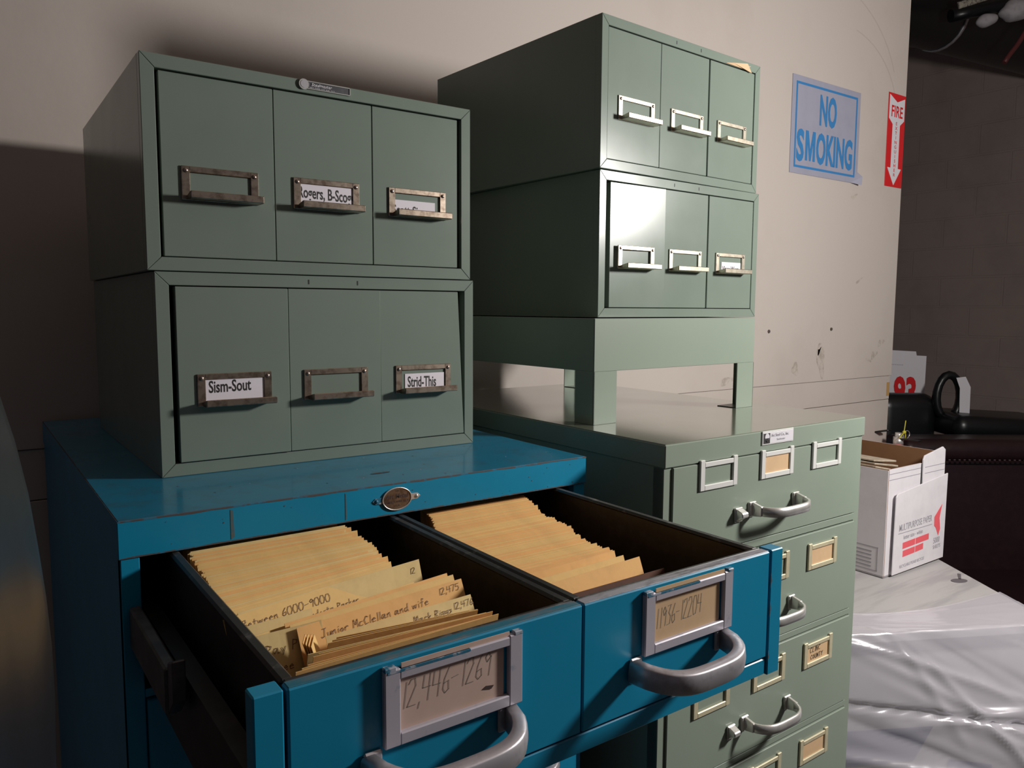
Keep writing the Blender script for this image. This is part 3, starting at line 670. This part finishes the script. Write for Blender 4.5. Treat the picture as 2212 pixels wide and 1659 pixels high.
for i in range(4):
    loose(.0965+.0014*i, -.208-.0012*i, -.0400-.0008*i, .30, .014+.002*i, (1, 0, 1, 0)[i], 'narrow brown folded card standing edge-on, one of four in left drawer', yaw=1.1)
loose(.0925, -.2200, -.0405, .46, .120, 2, 'pale straw envelope listing Stanley Luke in left drawer',
      [('Stanley Luke', .008, EH-.0125, .0054, PEN), ('Patricia Carter', .006, EH-.0215, .0052, PEN), ('Mack Riggs', .066, EH-.009, .0050, PEN), ('Olan Luke', .066, EH-.0165, .0050, PEN), ('12,476', .101, EH-.0075, .0046, PEN), ('Mary Sue', .057, EH-.026, .0048, PEN)], yaw=.08, bow=-.002)
for i in range(9):
    loose(.0485+.0058*i-(.010 if i == 5 else 0), -.2760+.0050*i, -.0318-.0009*(i % 3)-.0003*i, -.20-.028*i, .143-.0060*i+.003*(i % 2)+(.010 if i == 5 else 0), (1, 0, 1, 1, 0, 2, 1, 0, 1)[i],
          'orange manila envelope leaning forward against the left drawer front', yaw=.030-.018*i)
loose(.2660, -.1740, -.0520, .34, .134, 1, 'crumpled manila envelope in front of the packed right drawer row', yaw=.05, bow=-.002)
loose(.2660, -.1880, -.0530, .36, .134, 0, 'manila envelope leaning back in right drawer, second from the front', yaw=.06, bow=-.001)
loose(.2650, -.2080, -.0505, .38, .140, 1, 'foremost lit manila envelope with pointed corner in right drawer', yaw=.08)
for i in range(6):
    me = envelope_mesh('envelope', .15, ENVRED_SHADED, 0, .066)
    put_env(me, .268, -.2160-.0095*i, -.0600-.0010*i, .20, 'red-brown envelope with shade painted into its colour, lying low behind the right drawer front', 'shade-darkened red-brown envelopes behind the right drawer front', .02, h=.066)

# ---------------------------------------------------------------- signs
t = thing('no_smoking_sign', 'white plastic sign with blue NO SMOKING lettering on the beige wall', 'sign', (1.861, WY-.002, .569), -.0015)
mb = MB(); w_, h_ = .346, .2735
mb.box(0, w_, -.002, 0, 0, h_, SIGNW, .0004)
mb.poly([(w_-.035, -.0022, 0), (w_+.004, -.016, -.006), (w_+.006, -.016, .020), (w_, -.0022, .035)], SIGNW)
mb.build('panel', t)
mb = MB(); i_ = .017; q = .0065
for (a, b, c, d) in ((i_, w_-i_, i_, i_+q), (i_, w_-i_, h_-i_-q, h_-i_), (i_, i_+q, i_+q, h_-i_-q), (w_-i_-q, w_-i_, i_+q, h_-i_-q)): mb.box(a, b, -.0028, -.0021, c, d, SIGNB)
mb.text('NO', (.132, -.0024, .152), (1, 0, 0), (0, 0, 1), .085, SIGNB, 1, .035, fit=.086)
mb.text('S', (.027, -.0024, .040), (1, 0, 0), (0, 0, 1), .087, SIGNB, 1, .035, fit=.036)
mx_, mz_, mw_, mh_, st_ = .070, .0405, .048, .085, .0105
mb.prism([(mx_, mz_), (mx_+st_, mz_), (mx_+st_, mz_+mh_*.62), (mx_+mw_/2-st_*.35, mz_), (mx_+mw_/2+st_*.35, mz_), (mx_+mw_-st_, mz_+mh_*.62), (mx_+mw_-st_, mz_),
          (mx_+mw_, mz_), (mx_+mw_, mz_+mh_), (mx_+mw_-st_*1.25, mz_+mh_), (mx_+mw_/2, mz_+mh_*.36), (mx_+st_*1.25, mz_+mh_), (mx_, mz_+mh_)], 'y', -.0028, -.0024, SIGNB)
mb.text('OKING', (.123, -.0024, .040), (1, 0, 0), (0, 0, 1), .087, SIGNB, 1, .035, fit=.188)
mb.build('lettering', t)
t = thing('fire_extinguisher_sign', 'red and white FIRE EXTINGUISHER arrow sticker at the wall edge', 'sign', (2.3695, WY-.002, .579), -.0015)
mb = MB(); w_, h_ = .1035, .2950; mb.box(0, w_, -.0012, 0, 0, h_, RED, .0002); mb.build('panel', t)
mb = MB(); c_ = w_/2
mb.prism([(.006, h_-.006), (c_, h_-.026), (w_-.006, h_-.010), (w_-.006, .215), (c_+.022, .198), (c_+.022, .060), (w_-.010, .060), (c_, .006), (.010, .060), (c_-.022, .060), (c_-.022, .198), (.006, .215)], 'y', -.0019, -.0012, WHITE)
mb.build('arrow', t)
mb = MB()
mb.text('FIRE', (c_, -.0020, .222), (1, 0, 0), (0, 0, 1), .036, RED, .78, .02, 0, 'CENTER')
for k, ch in enumerate('EXTINGUISHER'): mb.text(ch, (c_, -.0020, .1965-.0148*k), (1, 0, 0), (0, 0, 1), .0105, RED, 1.25, .015, 0, 'CENTER')
mb.build('lettering', t)

# ---------------------------------------------------------------- paper carton on the wrapped stack
TZ = -.45
ct = thing('paper_carton', 'open white paper carton with red printing beside the green filing cabinet', 'box', (1.640, .2347, TZ), -.011)
cw, cd, ch = .2605, .42, .262; q = .0022
def wallb(mb, x0, x1, y0, y1, z0, z1, axis, sgn):
    """two-ply board: white outside, kraft inside"""
    if axis == 'x':
        a = (x0, (x0+x1)/2, x1); A, B = ((a[0], a[1]), (a[1], a[2])) if sgn < 0 else ((a[1], a[2]), (a[0], a[1]))
        mb.box(A[0], A[1], y0, y1, z0, z1, CARTW); mb.box(B[0], B[1], y0, y1, z0, z1, KRAFT)
    else:
        a = (y0, (y0+y1)/2, y1); A, B = ((a[0], a[1]), (a[1], a[2])) if sgn < 0 else ((a[1], a[2]), (a[0], a[1]))
        mb.box(x0, x1, A[0], A[1], z0, z1, CARTW); mb.box(x0, x1, B[0], B[1], z0, z1, KRAFT)
mb = MB()
wallb(mb, 0, 2*q, 0, cd, 0, ch-.006, 'x', -1); wallb(mb, cw-2*q, cw, 0, cd, 0, ch-.004, 'x', 1); wallb(mb, 2*q, cw-2*q, cd-2*q, cd, 0, ch, 'y', 1)
wallb(mb, 2*q, cw-2*q, 0, 2*q, 0, .20, 'y', -1)
wallb(mb, 2*q, .148, 0, 2*q, .20, ch-.004, 'y', -1)
mb.box(0, cw, 0, cd, 0, .004, CARTW)
mb.prism([(.152, .20), (cw-.004, .205), (cw-.006, ch+.020), (cw-.018, ch+.028), (.156, ch+.014), (.150, ch+.004)], 'y', -.004, 0, CARTW, .0008)
wallb(mb, cw-2*q, cw, .006, .30, ch-.004, ch+.012, 'x', 1)
for z in (.232, .246): mb.box(.006, .146, -.0006, 0, z, z+.0012, PRINTG)
for z in (.228, .243): mb.box(.158, cw-.008, -.0048, -.004, z+.004, z+.005, PRINTG)
mb.box(.147, .152, -.0008, 0, .20, ch-.006, BLACK)
# small print panel on the left side
for (y0, y1, z0, z1) in ((.015, .20, .012, .0135), (.015, .20, .068, .0695), (.015, .0165, .012, .0695)): mb.box(-.0006, 0, y0, y1, z0, z1, PRINTG)
for k in range(5): mb.box(-.0006, 0, .030, .15, .020+.009*k, .0225+.009*k, PRINTG)
mb.build('box_body', ct)
mb = MB(); fz = -.010
mb.prism([(.022, 0.004), (cw, 0.006), (cw+.001, .222), (.030, .199), (.024, .192)], 'y', fz, fz+.003, CARTW, .0008)
for (xa, xb, za, zb_) in ((.062, .118, .062, .077), (.121, .182, .064, .079), (.064, .118, .042, .057), (.121, .157, .044, .059)):
    mb.prism([(xa, za), (xb, za+.002), (xb, zb_+.002), (xa, zb_)], 'y', fz-.0006, fz, PRINTR)
mb.prism([(.205, .118), (.240, .146), (.230, .112), (.236, .084), (.228, .068), (.214, .090), (.206, .096)], 'y', fz-.0006, fz, PRINTR)
mb.box(.040, .195, fz-.0005, fz, .1010, .1024, PRINTG)
for (s_, xx, zz, hh, xs) in (('MULTIPURPOSE PAPER', .042, .107, .0165, .66), ('letter size - white', .064, .085, .0105, .85), ('5000', .206, .050, .015, .75), ('SHEETS', .206, .036, .0095, .85), ('RECYCLABLE PLEASE RECYCLE', .052, .016, .0075, .8)):
    mb.text(s_, (xx, fz, zz), (1, 0, .02), (0, 0, 1), hh, PRINTG, xs, .005, lift=.0003)
mb.build('front_flap', ct)
rr = random.Random(5)
for i in range(5):
    mb = MB(); M = Matrix.Translation((1.657+.003*i, .27+.004*i, TZ+.240+.0065*i)) @ Matrix.Rotation(-.011, 4, 'Z') @ Matrix.Rotation(.30-.045*i, 4, 'Y')
    mb.box(0, .125-.006*i, 0, .30, 0, .0045, OLDPAPER, .0012, M=M)
    tag(mb.build('paper_bundle', loc=(0, 0, 0)), 'old paper bundle slumped at the left inside the open carton', 'papers', 'old papers in the white carton')

# ---------------------------------------------------------------- plastic-covered stack under the carton
e1 = Vector((-.89, .457)); e2 = Vector((.555, .832)); C0 = Vector((1.675, -.105))
F1 = C0 + e1*.60
def edge_at(yy): s_ = (yy-C0.y)/e2.y; return C0.x + e2.x*s_
top_poly = [tuple(C0), (edge_at(.680), .680), (1.135, .680), tuple(F1)]
mb = MB()
mb.prism(top_poly, 'z', -.47, -.4515, STACKM, .002)
ins = [(1.672, -.070), (edge_at(.66)-.03, .66), (1.150, .66), (1.155, .19)]
mb.prism(ins, 'z', -.90, -.47, STACKM); mb.prism(ins, 'z', -1.32, -.91, STACKM)
# label-like blue panel and grey marks on the front face
def on_front(s0, s1, z0, z1, m, off=.0):
    a = C0 + e1*s0 - e2*(.001+off); b = C0 + e1*s1 - e2*(.001+off); mb.poly([(b.x, b.y, z0), (a.x, a.y, z0), (a.x, a.y, z1), (b.x, b.y, z1)], m)
A1 = Vector((1.155, .19)); B1 = Vector((1.672, -.070)); dn = (B1-A1).normalized(); nrm = Vector((dn.y, -dn.x))
def fp(s, z): p = A1 + dn*s + nrm*.003; return (p.x, p.y, z)
mb.poly([fp(.14, -.735), fp(.32, -.735), fp(.36, -.665), fp(.12, -.660)], BLUEPRINT)
mb.poly([fp(.38, -.90), fp(.50, -.90), fp(.50, -.76), fp(.40, -.74)], BLUEPRINT)
# spoon-like mark and specks on the top
cx_, cy_ = 1.775, .125
mb.poly([(cx_+.022*math.cos(a)*.9-.006*math.sin(a), cy_+.014*math.sin(a), -.4508) for a in [i*.45 for i in range(14)]], SPOT)
mb.poly([(cx_+.010, cy_+.006, -.4508), (cx_+.014, cy_+.002, -.4508), (cx_+.052, cy_+.020, -.4508), (cx_+.048, cy_+.026, -.4508)], SPOT)
o = mb.build('wrapped_stack', loc=(0, 0, 0)); tag(o, 'waist-high white stack covered in clear plastic, under the carton', 'storage stack')
# the film: lies over the front part of the top, then falls outwards over the front edge
bm_ = bmesh.new(); NU, NV = 230, 170; grid = []
rf = random.Random(21)
ridges = []
for k in range(110):
    a_ = rf.gauss(.42, .30)                 # fold direction in (u, v), mostly running down to the right
    ridges.append((math.cos(a_), math.sin(a_), rf.uniform(-.9, 1.0), rf.uniform(.004, .016), rf.uniform(.3, 1.2), rf.uniform(0, 1), rf.uniform(.15, .6), rf.choice((-1, 1))))
for j in range(NV+1):
    v = j/NV; row = []
    for i in range(NU+1):
        u = i/NU; s_ = -.55 + 1.17*u
        if v < .22:
            back = (.22-v)/.22*(.19+.10*math.sin(u*5+1)); p = C0 + e1*s_ + e2*back; z = -.4490; amp = .0025
        else:
            k = (v-.22)/.78; out = (.30*k + .05*math.sin(k*3))*(1 - .75*max(0, u-.35)/.65); p = C0 + e1*(s_ - .22*k*(1-u)) - e2*out; z = -.449 - .80*k**1.15; amp = .003+.016*min(1, k*2.2)
        if s_ < 0: z -= .55*abs(s_)
        U = 1-u; d_ = 0
        for (ca, sa, off, wd, am, mid, ln, sg) in ridges:
            dist = U*sa - v*ca - off*.7; al = U*ca + v*sa - mid
            if abs(dist) < wd*3 and abs(al) < ln:
                d_ += sg*am*max(0, 1-abs(dist)/(wd*1.6))**1.4*(1-(al/ln)**2)
        d_ = amp*(d_ + .35*math.sin(9*u+5*v) + .25*math.sin(21*u-9*v))
        row.append(bm_.verts.new((p.x - e2.x*d_, p.y - e2.y*d_, z + abs(d_)*.8)))
    grid.append(row)
for j in range(NV):
    for i in range(NU):
        f = bm_.faces.new([grid[j][i], grid[j][i+1], grid[j+1][i+1], grid[j+1][i]]); f.smooth = True
mb = MB(); mb.merge(bm_, FILM)
tag(mb.build('plastic_sheet', loc=(0, 0, 0)), 'crinkled clear plastic sheet draped over the white stack, lower right', 'plastic sheet')

# ---------------------------------------------------------------- fire extinguisher at the wall end
t = thing('fire_extinguisher', 'fire extinguisher with yellow tag hanging at the wall edge behind the carton', 'fire extinguisher', (2.405, .615, -.640))
mb = MB(); prof = [(0, 0), (.052, .0), (.056, .006), (.056, .31), (.050, .335), (.035, .355), (.018, .365), (.016, .375)]
b = bmesh.new(); rings = []
for r_, z in prof[1:]: rings.append([b.verts.new((r_*math.cos(a*math.pi/12), r_*math.sin(a*math.pi/12), z)) for a in range(24)])
for A, B in zip(rings, rings[1:]):
    for k in range(24): f = b.faces.new([A[k], A[(k+1) % 24], B[(k+1) % 24], B[k]]); f.smooth = True
b.faces.new(rings[0][::-1]); b.faces.new(rings[-1]); mb.merge(b, RED); mb.build('cylinder', t)
mb = MB(); mb.cyl((0, 0, .388), .016, .028, CHROME); mb.cyl((0, 0, .408), .011, .016, CHROME); mb.build('valve', t)
mb = MB(); mb.box(-.012, .012, -.075, .010, .412, .418, BLKPL, .002, M=Matrix.Rotation(-.25, 4, 'X')); mb.box(-.012, .012, -.07, .010, .396, .400, BLKPL, .001); mb.build('lever', t)
mb = MB(); mb.sweep([(.030+.020*math.cos(a), -.01, .408+.013*math.sin(a)) for a in [i*math.pi/12 for i in range(24)]], [(.0015*math.cos(k), .0015*math.sin(k)) for k in (0, 1.57, 3.14, 4.71)], CHROME, up=(0, 1, 0), closed=True); mb.build('safety_pin', t)
mb = MB(); mb.sweep([(-.030+.0*i+.030*math.sin(i*.35)+.006*i*.3, -.018, .402+.016*math.sin(i*.55)) for i in range(7)], [(.0022*math.cos(k), .0022*math.sin(k)) for k in (0, 1.57, 3.14, 4.71)], YEL, up=(0, 1, 0))
mb.sweep([(-.002+.0015*i, -.018, .418+.008*i) for i in range(6)], [(.0028*math.cos(k), .0016*math.sin(k)) for k in (0, 1.57, 3.14, 4.71)], YEL, up=(0, 1, 0))
mb.ball((0, -.018, .420), .006, YEL); mb.build('tag_tie', t)
mb = MB(); mb.box(-.02, .02, .055, .0735, .10, .34, GREYRIM, .002); mb.build('wall_bracket', t)

# ---------------------------------------------------------------- dark furniture beyond the wall end
def cushion(mb, sx, sy, sz, m, r=.08, seg=5, M=None):
    b = bmesh.new(); bmesh.ops.create_cube(b, size=1)
    for v in b.verts: v.co = (v.co.x*sx, v.co.y*sy, v.co.z*sz)
    bmesh.ops.bevel(b, geom=b.edges[:], offset=r, segments=seg, affect='EDGES', profile=.5)
    for f in b.faces: f.smooth = True
    mb.merge(b, m, M)
va = math.atan2(-.582, .813)      # across the line of sight
t = thing('leather_armchair', 'dark brown leather armchair back with stitched top seams behind the carton', 'armchair', (3.12, .62, -1.35), va)
mb = MB(); cushion(mb, .80, .16, .68, LEATHER, .07, 6, Matrix.Translation((.05, .06, .68)) @ Matrix.Rotation(-.06, 4, 'X')); mb.build('backrest', t)
mb = MB(); cushion(mb, .84, .20, .085, LEATHER, .040, 6, Matrix.Translation((.05, .05, .995)) @ Matrix.Rotation(-.02, 4, 'X'))
mb.build('top_roll', t)
mb = MB()
for k, (zz, yy) in enumerate(((.962, -.0475),)):
    for i in range(40): mb.box(-.33+.019*i, -.322+.019*i, yy-.0035, yy, zz, zz+.004, STITCH, .001)
mb.sweep([(-.35+.8*i/20, -.045, .957) for i in range(21)], [(.003*math.cos(k), .003*math.sin(k)) for k in (0, 1.57, 3.14, 4.71)], LEATHER)
mb.build('seam_piping', t)
mb = MB(); cushion(mb, .66, .56, .18, LEATHER, .06, 5, Matrix.Translation((.05, -.24, .44))); mb.build('seat', t)
for s_ in (-1, 1):
    mb = MB(); cushion(mb, .12, .62, .50, LEATHER, .05, 5, Matrix.Translation((.05+s_*.385, -.22, .36))); mb.build('armrest', t)
for sx in (-1, 1):
    for sy in (-1, 1):
        mb = MB(); mb.cyl((.05+sx*.36, -.20+sy*.26, .055), .022, .11, BLKPL); mb.build('leg', t)
# black office chair behind, with looped armrest and white tag
t = thing('office_chair', 'black office chair with looped armrest and padded back beyond the wall end', 'chair', (3.507, .908, -1.32), va)
mb = MB(); cushion(mb, .27, .13, .46, BLKPL, .06, 6, Matrix.Translation((-.27, 0, .905))); mb.build('backrest', t)
mb = MB(); cushion(mb, .50, .36, .10, BLKPL, .045, 6, Matrix.Translation((.10, -.04, 1.00)) @ Matrix.Rotation(.05, 4, 'Y')); mb.build('seat', t)
mb = MB()
path = [(-.105+.052*math.cos(a), -.06, 1.125+.095*math.sin(a)) for a in [math.radians(-60+i*19) for i in range(17)]]
mb.sweep(path, [(.018*math.cos(k), .020*math.sin(k)) for k in [i*.785 for i in range(8)]], BLKPL, up=(0, 1, 0)); mb.build('armrest', t)
mb = MB(); mb.cyl((0, 0, .52), .03, .90, BLKPL); mb.build('column', t)
mb = MB()
for k in range(5):
    a = k*2*math.pi/5; mb.box(0, .30, -.02, .02, .06, .10, BLKPL, .008, M=Matrix.Rotation(a, 4, 'Z')); mb.ball((.29*math.cos(a), .29*math.sin(a), .03), .03, BLKPL)
mb.build('base', t)
M = rotm(va, 0, 0).to_4x4()
mb = MB(); o_ = [(-.008, 0, -.075), (-.012, 0, .03), (-.030, 0, .075), (.010, 0, .080), (.034, 0, .035), (.036, 0, -.078)]
q = [M @ Vector(p) for p in o_]; mb.poly([tuple(p) for p in q], WHITE); mb.poly([tuple(p + M @ Vector((0, .001, 0))) for p in q][::-1], WHITE)
P_ = Vector((3.507, .908, 0)) + M @ Vector((-.062, -.090, 0))
tag(mb.build('paper_tag', loc=(P_.x, P_.y, -.185)), 'long white paper tag hanging from the black chair armrest', 'paper tag')
# sheet with red numerals
mb = MB(); M = rotm(va, 0, .05).to_4x4()
def sp(x, z, y=0): return tuple(M @ Vector((x, y, z)))
pp = [(-.10, -.60), (.120, -.60), (.085, .150), (.040, .150), (.035, .168), (-.10, .168)]
mb.poly([sp(x, z) for x, z in pp], WHITE); mb.poly([sp(x, z, .0015) for x, z in pp][::-1], WHITE)
ux = M.to_3x3() @ Vector((1, 0, 0)); uz = M.to_3x3() @ Vector((0, 0, 1))
mb.text('93', sp(-.045, -.085), ux, uz, .135, RED, .56, .04, -.1, lift=.002)
mb.text('- - - - - - - - - -', sp(-.095, .100), ux, uz, .012, PRINTG, .8, .03, lift=.002)
tag(mb.build('numbered_sheet', loc=(3.41, 1.125, -.175)), 'white sheet with large red numerals standing beyond the wall end', 'paper sheet')

# ---------------------------------------------------------------- duct and bits near the ceiling
t = thing('duct_pipe', 'thick black insulated pipe under the ceiling at top right', 'pipe', (0, 0, 0))
P0 = Vector((3.3, 1.60, 1.715+ZB-ZB)); P1 = Vector((5.55, 1.26, 1.70))
d_ = (P1-P0).normalized()
mb = MB(); mb.sweep([P0 + d_*((P1-P0).length*i/12) for i in range(13)], [(.155*math.cos(k), .155*math.sin(k)) for k in [i*math.pi/12 for i in range(24)]], BLKPL); mb.build('pipe', t)
mb = MB(); pc = P0 + d_*.92; mb.sweep([pc, pc + d_*.018], [(.160*math.cos(k), .160*math.sin(k)) for k in [i*math.pi/12 for i in range(24)]], ALU); mb.build('clamp_ring', t)
circ = lambda r_: [(r_*math.cos(k), r_*math.sin(k)) for k in [i*.524 for i in range(12)]]
TA, TB = Vector((3.86, 1.235, 1.585)), Vector((4.62, .715, 1.78))
mb = MB(); mb.sweep([TA.lerp(TB, i/10) for i in range(11)], circ(.030), BLKPL)
mb.sweep([Vector((4.45, .831, 1.736)), Vector((4.45, .831, 2.05))], circ(.006), BLKPL, up=(1, 0, 0))
tag(mb.build('thin_pipe', loc=(0, 0, 0)), 'thin black pipe carrying white insulation in front of the thick pipe', 'pipe')
mb = MB(); a, b_ = Vector((3.865, 1.205, 1.625)), Vector((4.06, 1.085, 1.700))
mb.sweep([a.lerp(b_, i/8) for i in range(9)], [(.004*math.cos(k), .017*math.sin(k)) for k in [i*.785 for i in range(8)]], mat('pale_strap', (.42, .38, .31), .7, nscale=90, ncol=(.05, .04, .04), namt=1))
tag(mb.build('perforated_strap', loc=(0, 0, 0)), 'perforated pale strap lying along the thin pipe at top right', 'strap')
INSUL = mat('insulation_white', (.45, .42, .44), .7, nscale=30, ncol=(.3, .28, .3), namt=.6)
for k, (p, r_) in enumerate((((3.985, 1.125, 1.560), (.050, .036, .030)), ((4.105, 1.040, 1.612), (.085, .055, .052)))):
    mb = MB(); mb.ball((0, 0, 0), 1, INSUL, r_, 24)
    for v in mb.bm.verts: v.co += v.co*.10*math.sin(v.co.x*70+k)*math.cos(v.co.z*90)
    o = mb.build('insulation_wrap', loc=p); o.rotation_euler = (0, -.22, va)
    tag(o, ('small white insulation lump on the thin pipe, left of the larger one' if k == 0 else 'larger white insulation lump on the thin pipe at the top right corner'), 'insulation')
mb = MB(); mb.sweep([(4.03+.012*i, 1.055-.006*i, 1.355+.019*i+.003*math.sin(i)) for i in range(13)], circ(.011), mat('dull_red', (.13, .03, .03), .5))
tag(mb.build('red_hose', loc=(0, 0, 0)), 'dull red hose hanging from the thin pipe at the right edge', 'hose')

# ---------------------------------------------------------------- black bundle at the left edge
b = bmesh.new(); NR_ = 60; NZ = 70; rg = []
for j in range(NZ+1):
    z = -1.32 + 1.60*j/NZ; t_ = max(0, (z+.02)/.31)
    rr_ = .125*(1 - .55*t_**2.4)
    if j == NZ: rr_ *= .3
    row = []
    for i in range(NR_):
        a = 2*math.pi*i/NR_; k = 1 + .035*math.sin(3*a+5*z) + .025*math.sin(7*a-9*z+1) + .018*abs(math.sin(5*a+13*z)) + .012*abs(math.sin(11*a-17*z))
        row.append(b.verts.new((rr_*k*math.cos(a), rr_*1.25*k*math.sin(a), z+1.32)))
    rg.append(row)
for A, B in zip(rg, rg[1:]):
    for i in range(NR_): f = b.faces.new([A[i], A[(i+1) % NR_], B[(i+1) % NR_], B[i]]); f.smooth = True
b.faces.new(rg[0][::-1]); b.faces.new(rg[-1])
mb = MB(); mb.merge(b, mat('black_shrink_wrap', (.010, .011, .014), .34, spec=.4, bump=.5, bscale=10, stretch=(1, 1, .35)))
tag(mb.build('wrapped_bundle', loc=(-.203, -.330, -1.32)), 'tall bundle wrapped in glossy dark plastic at the left edge', 'bundle')
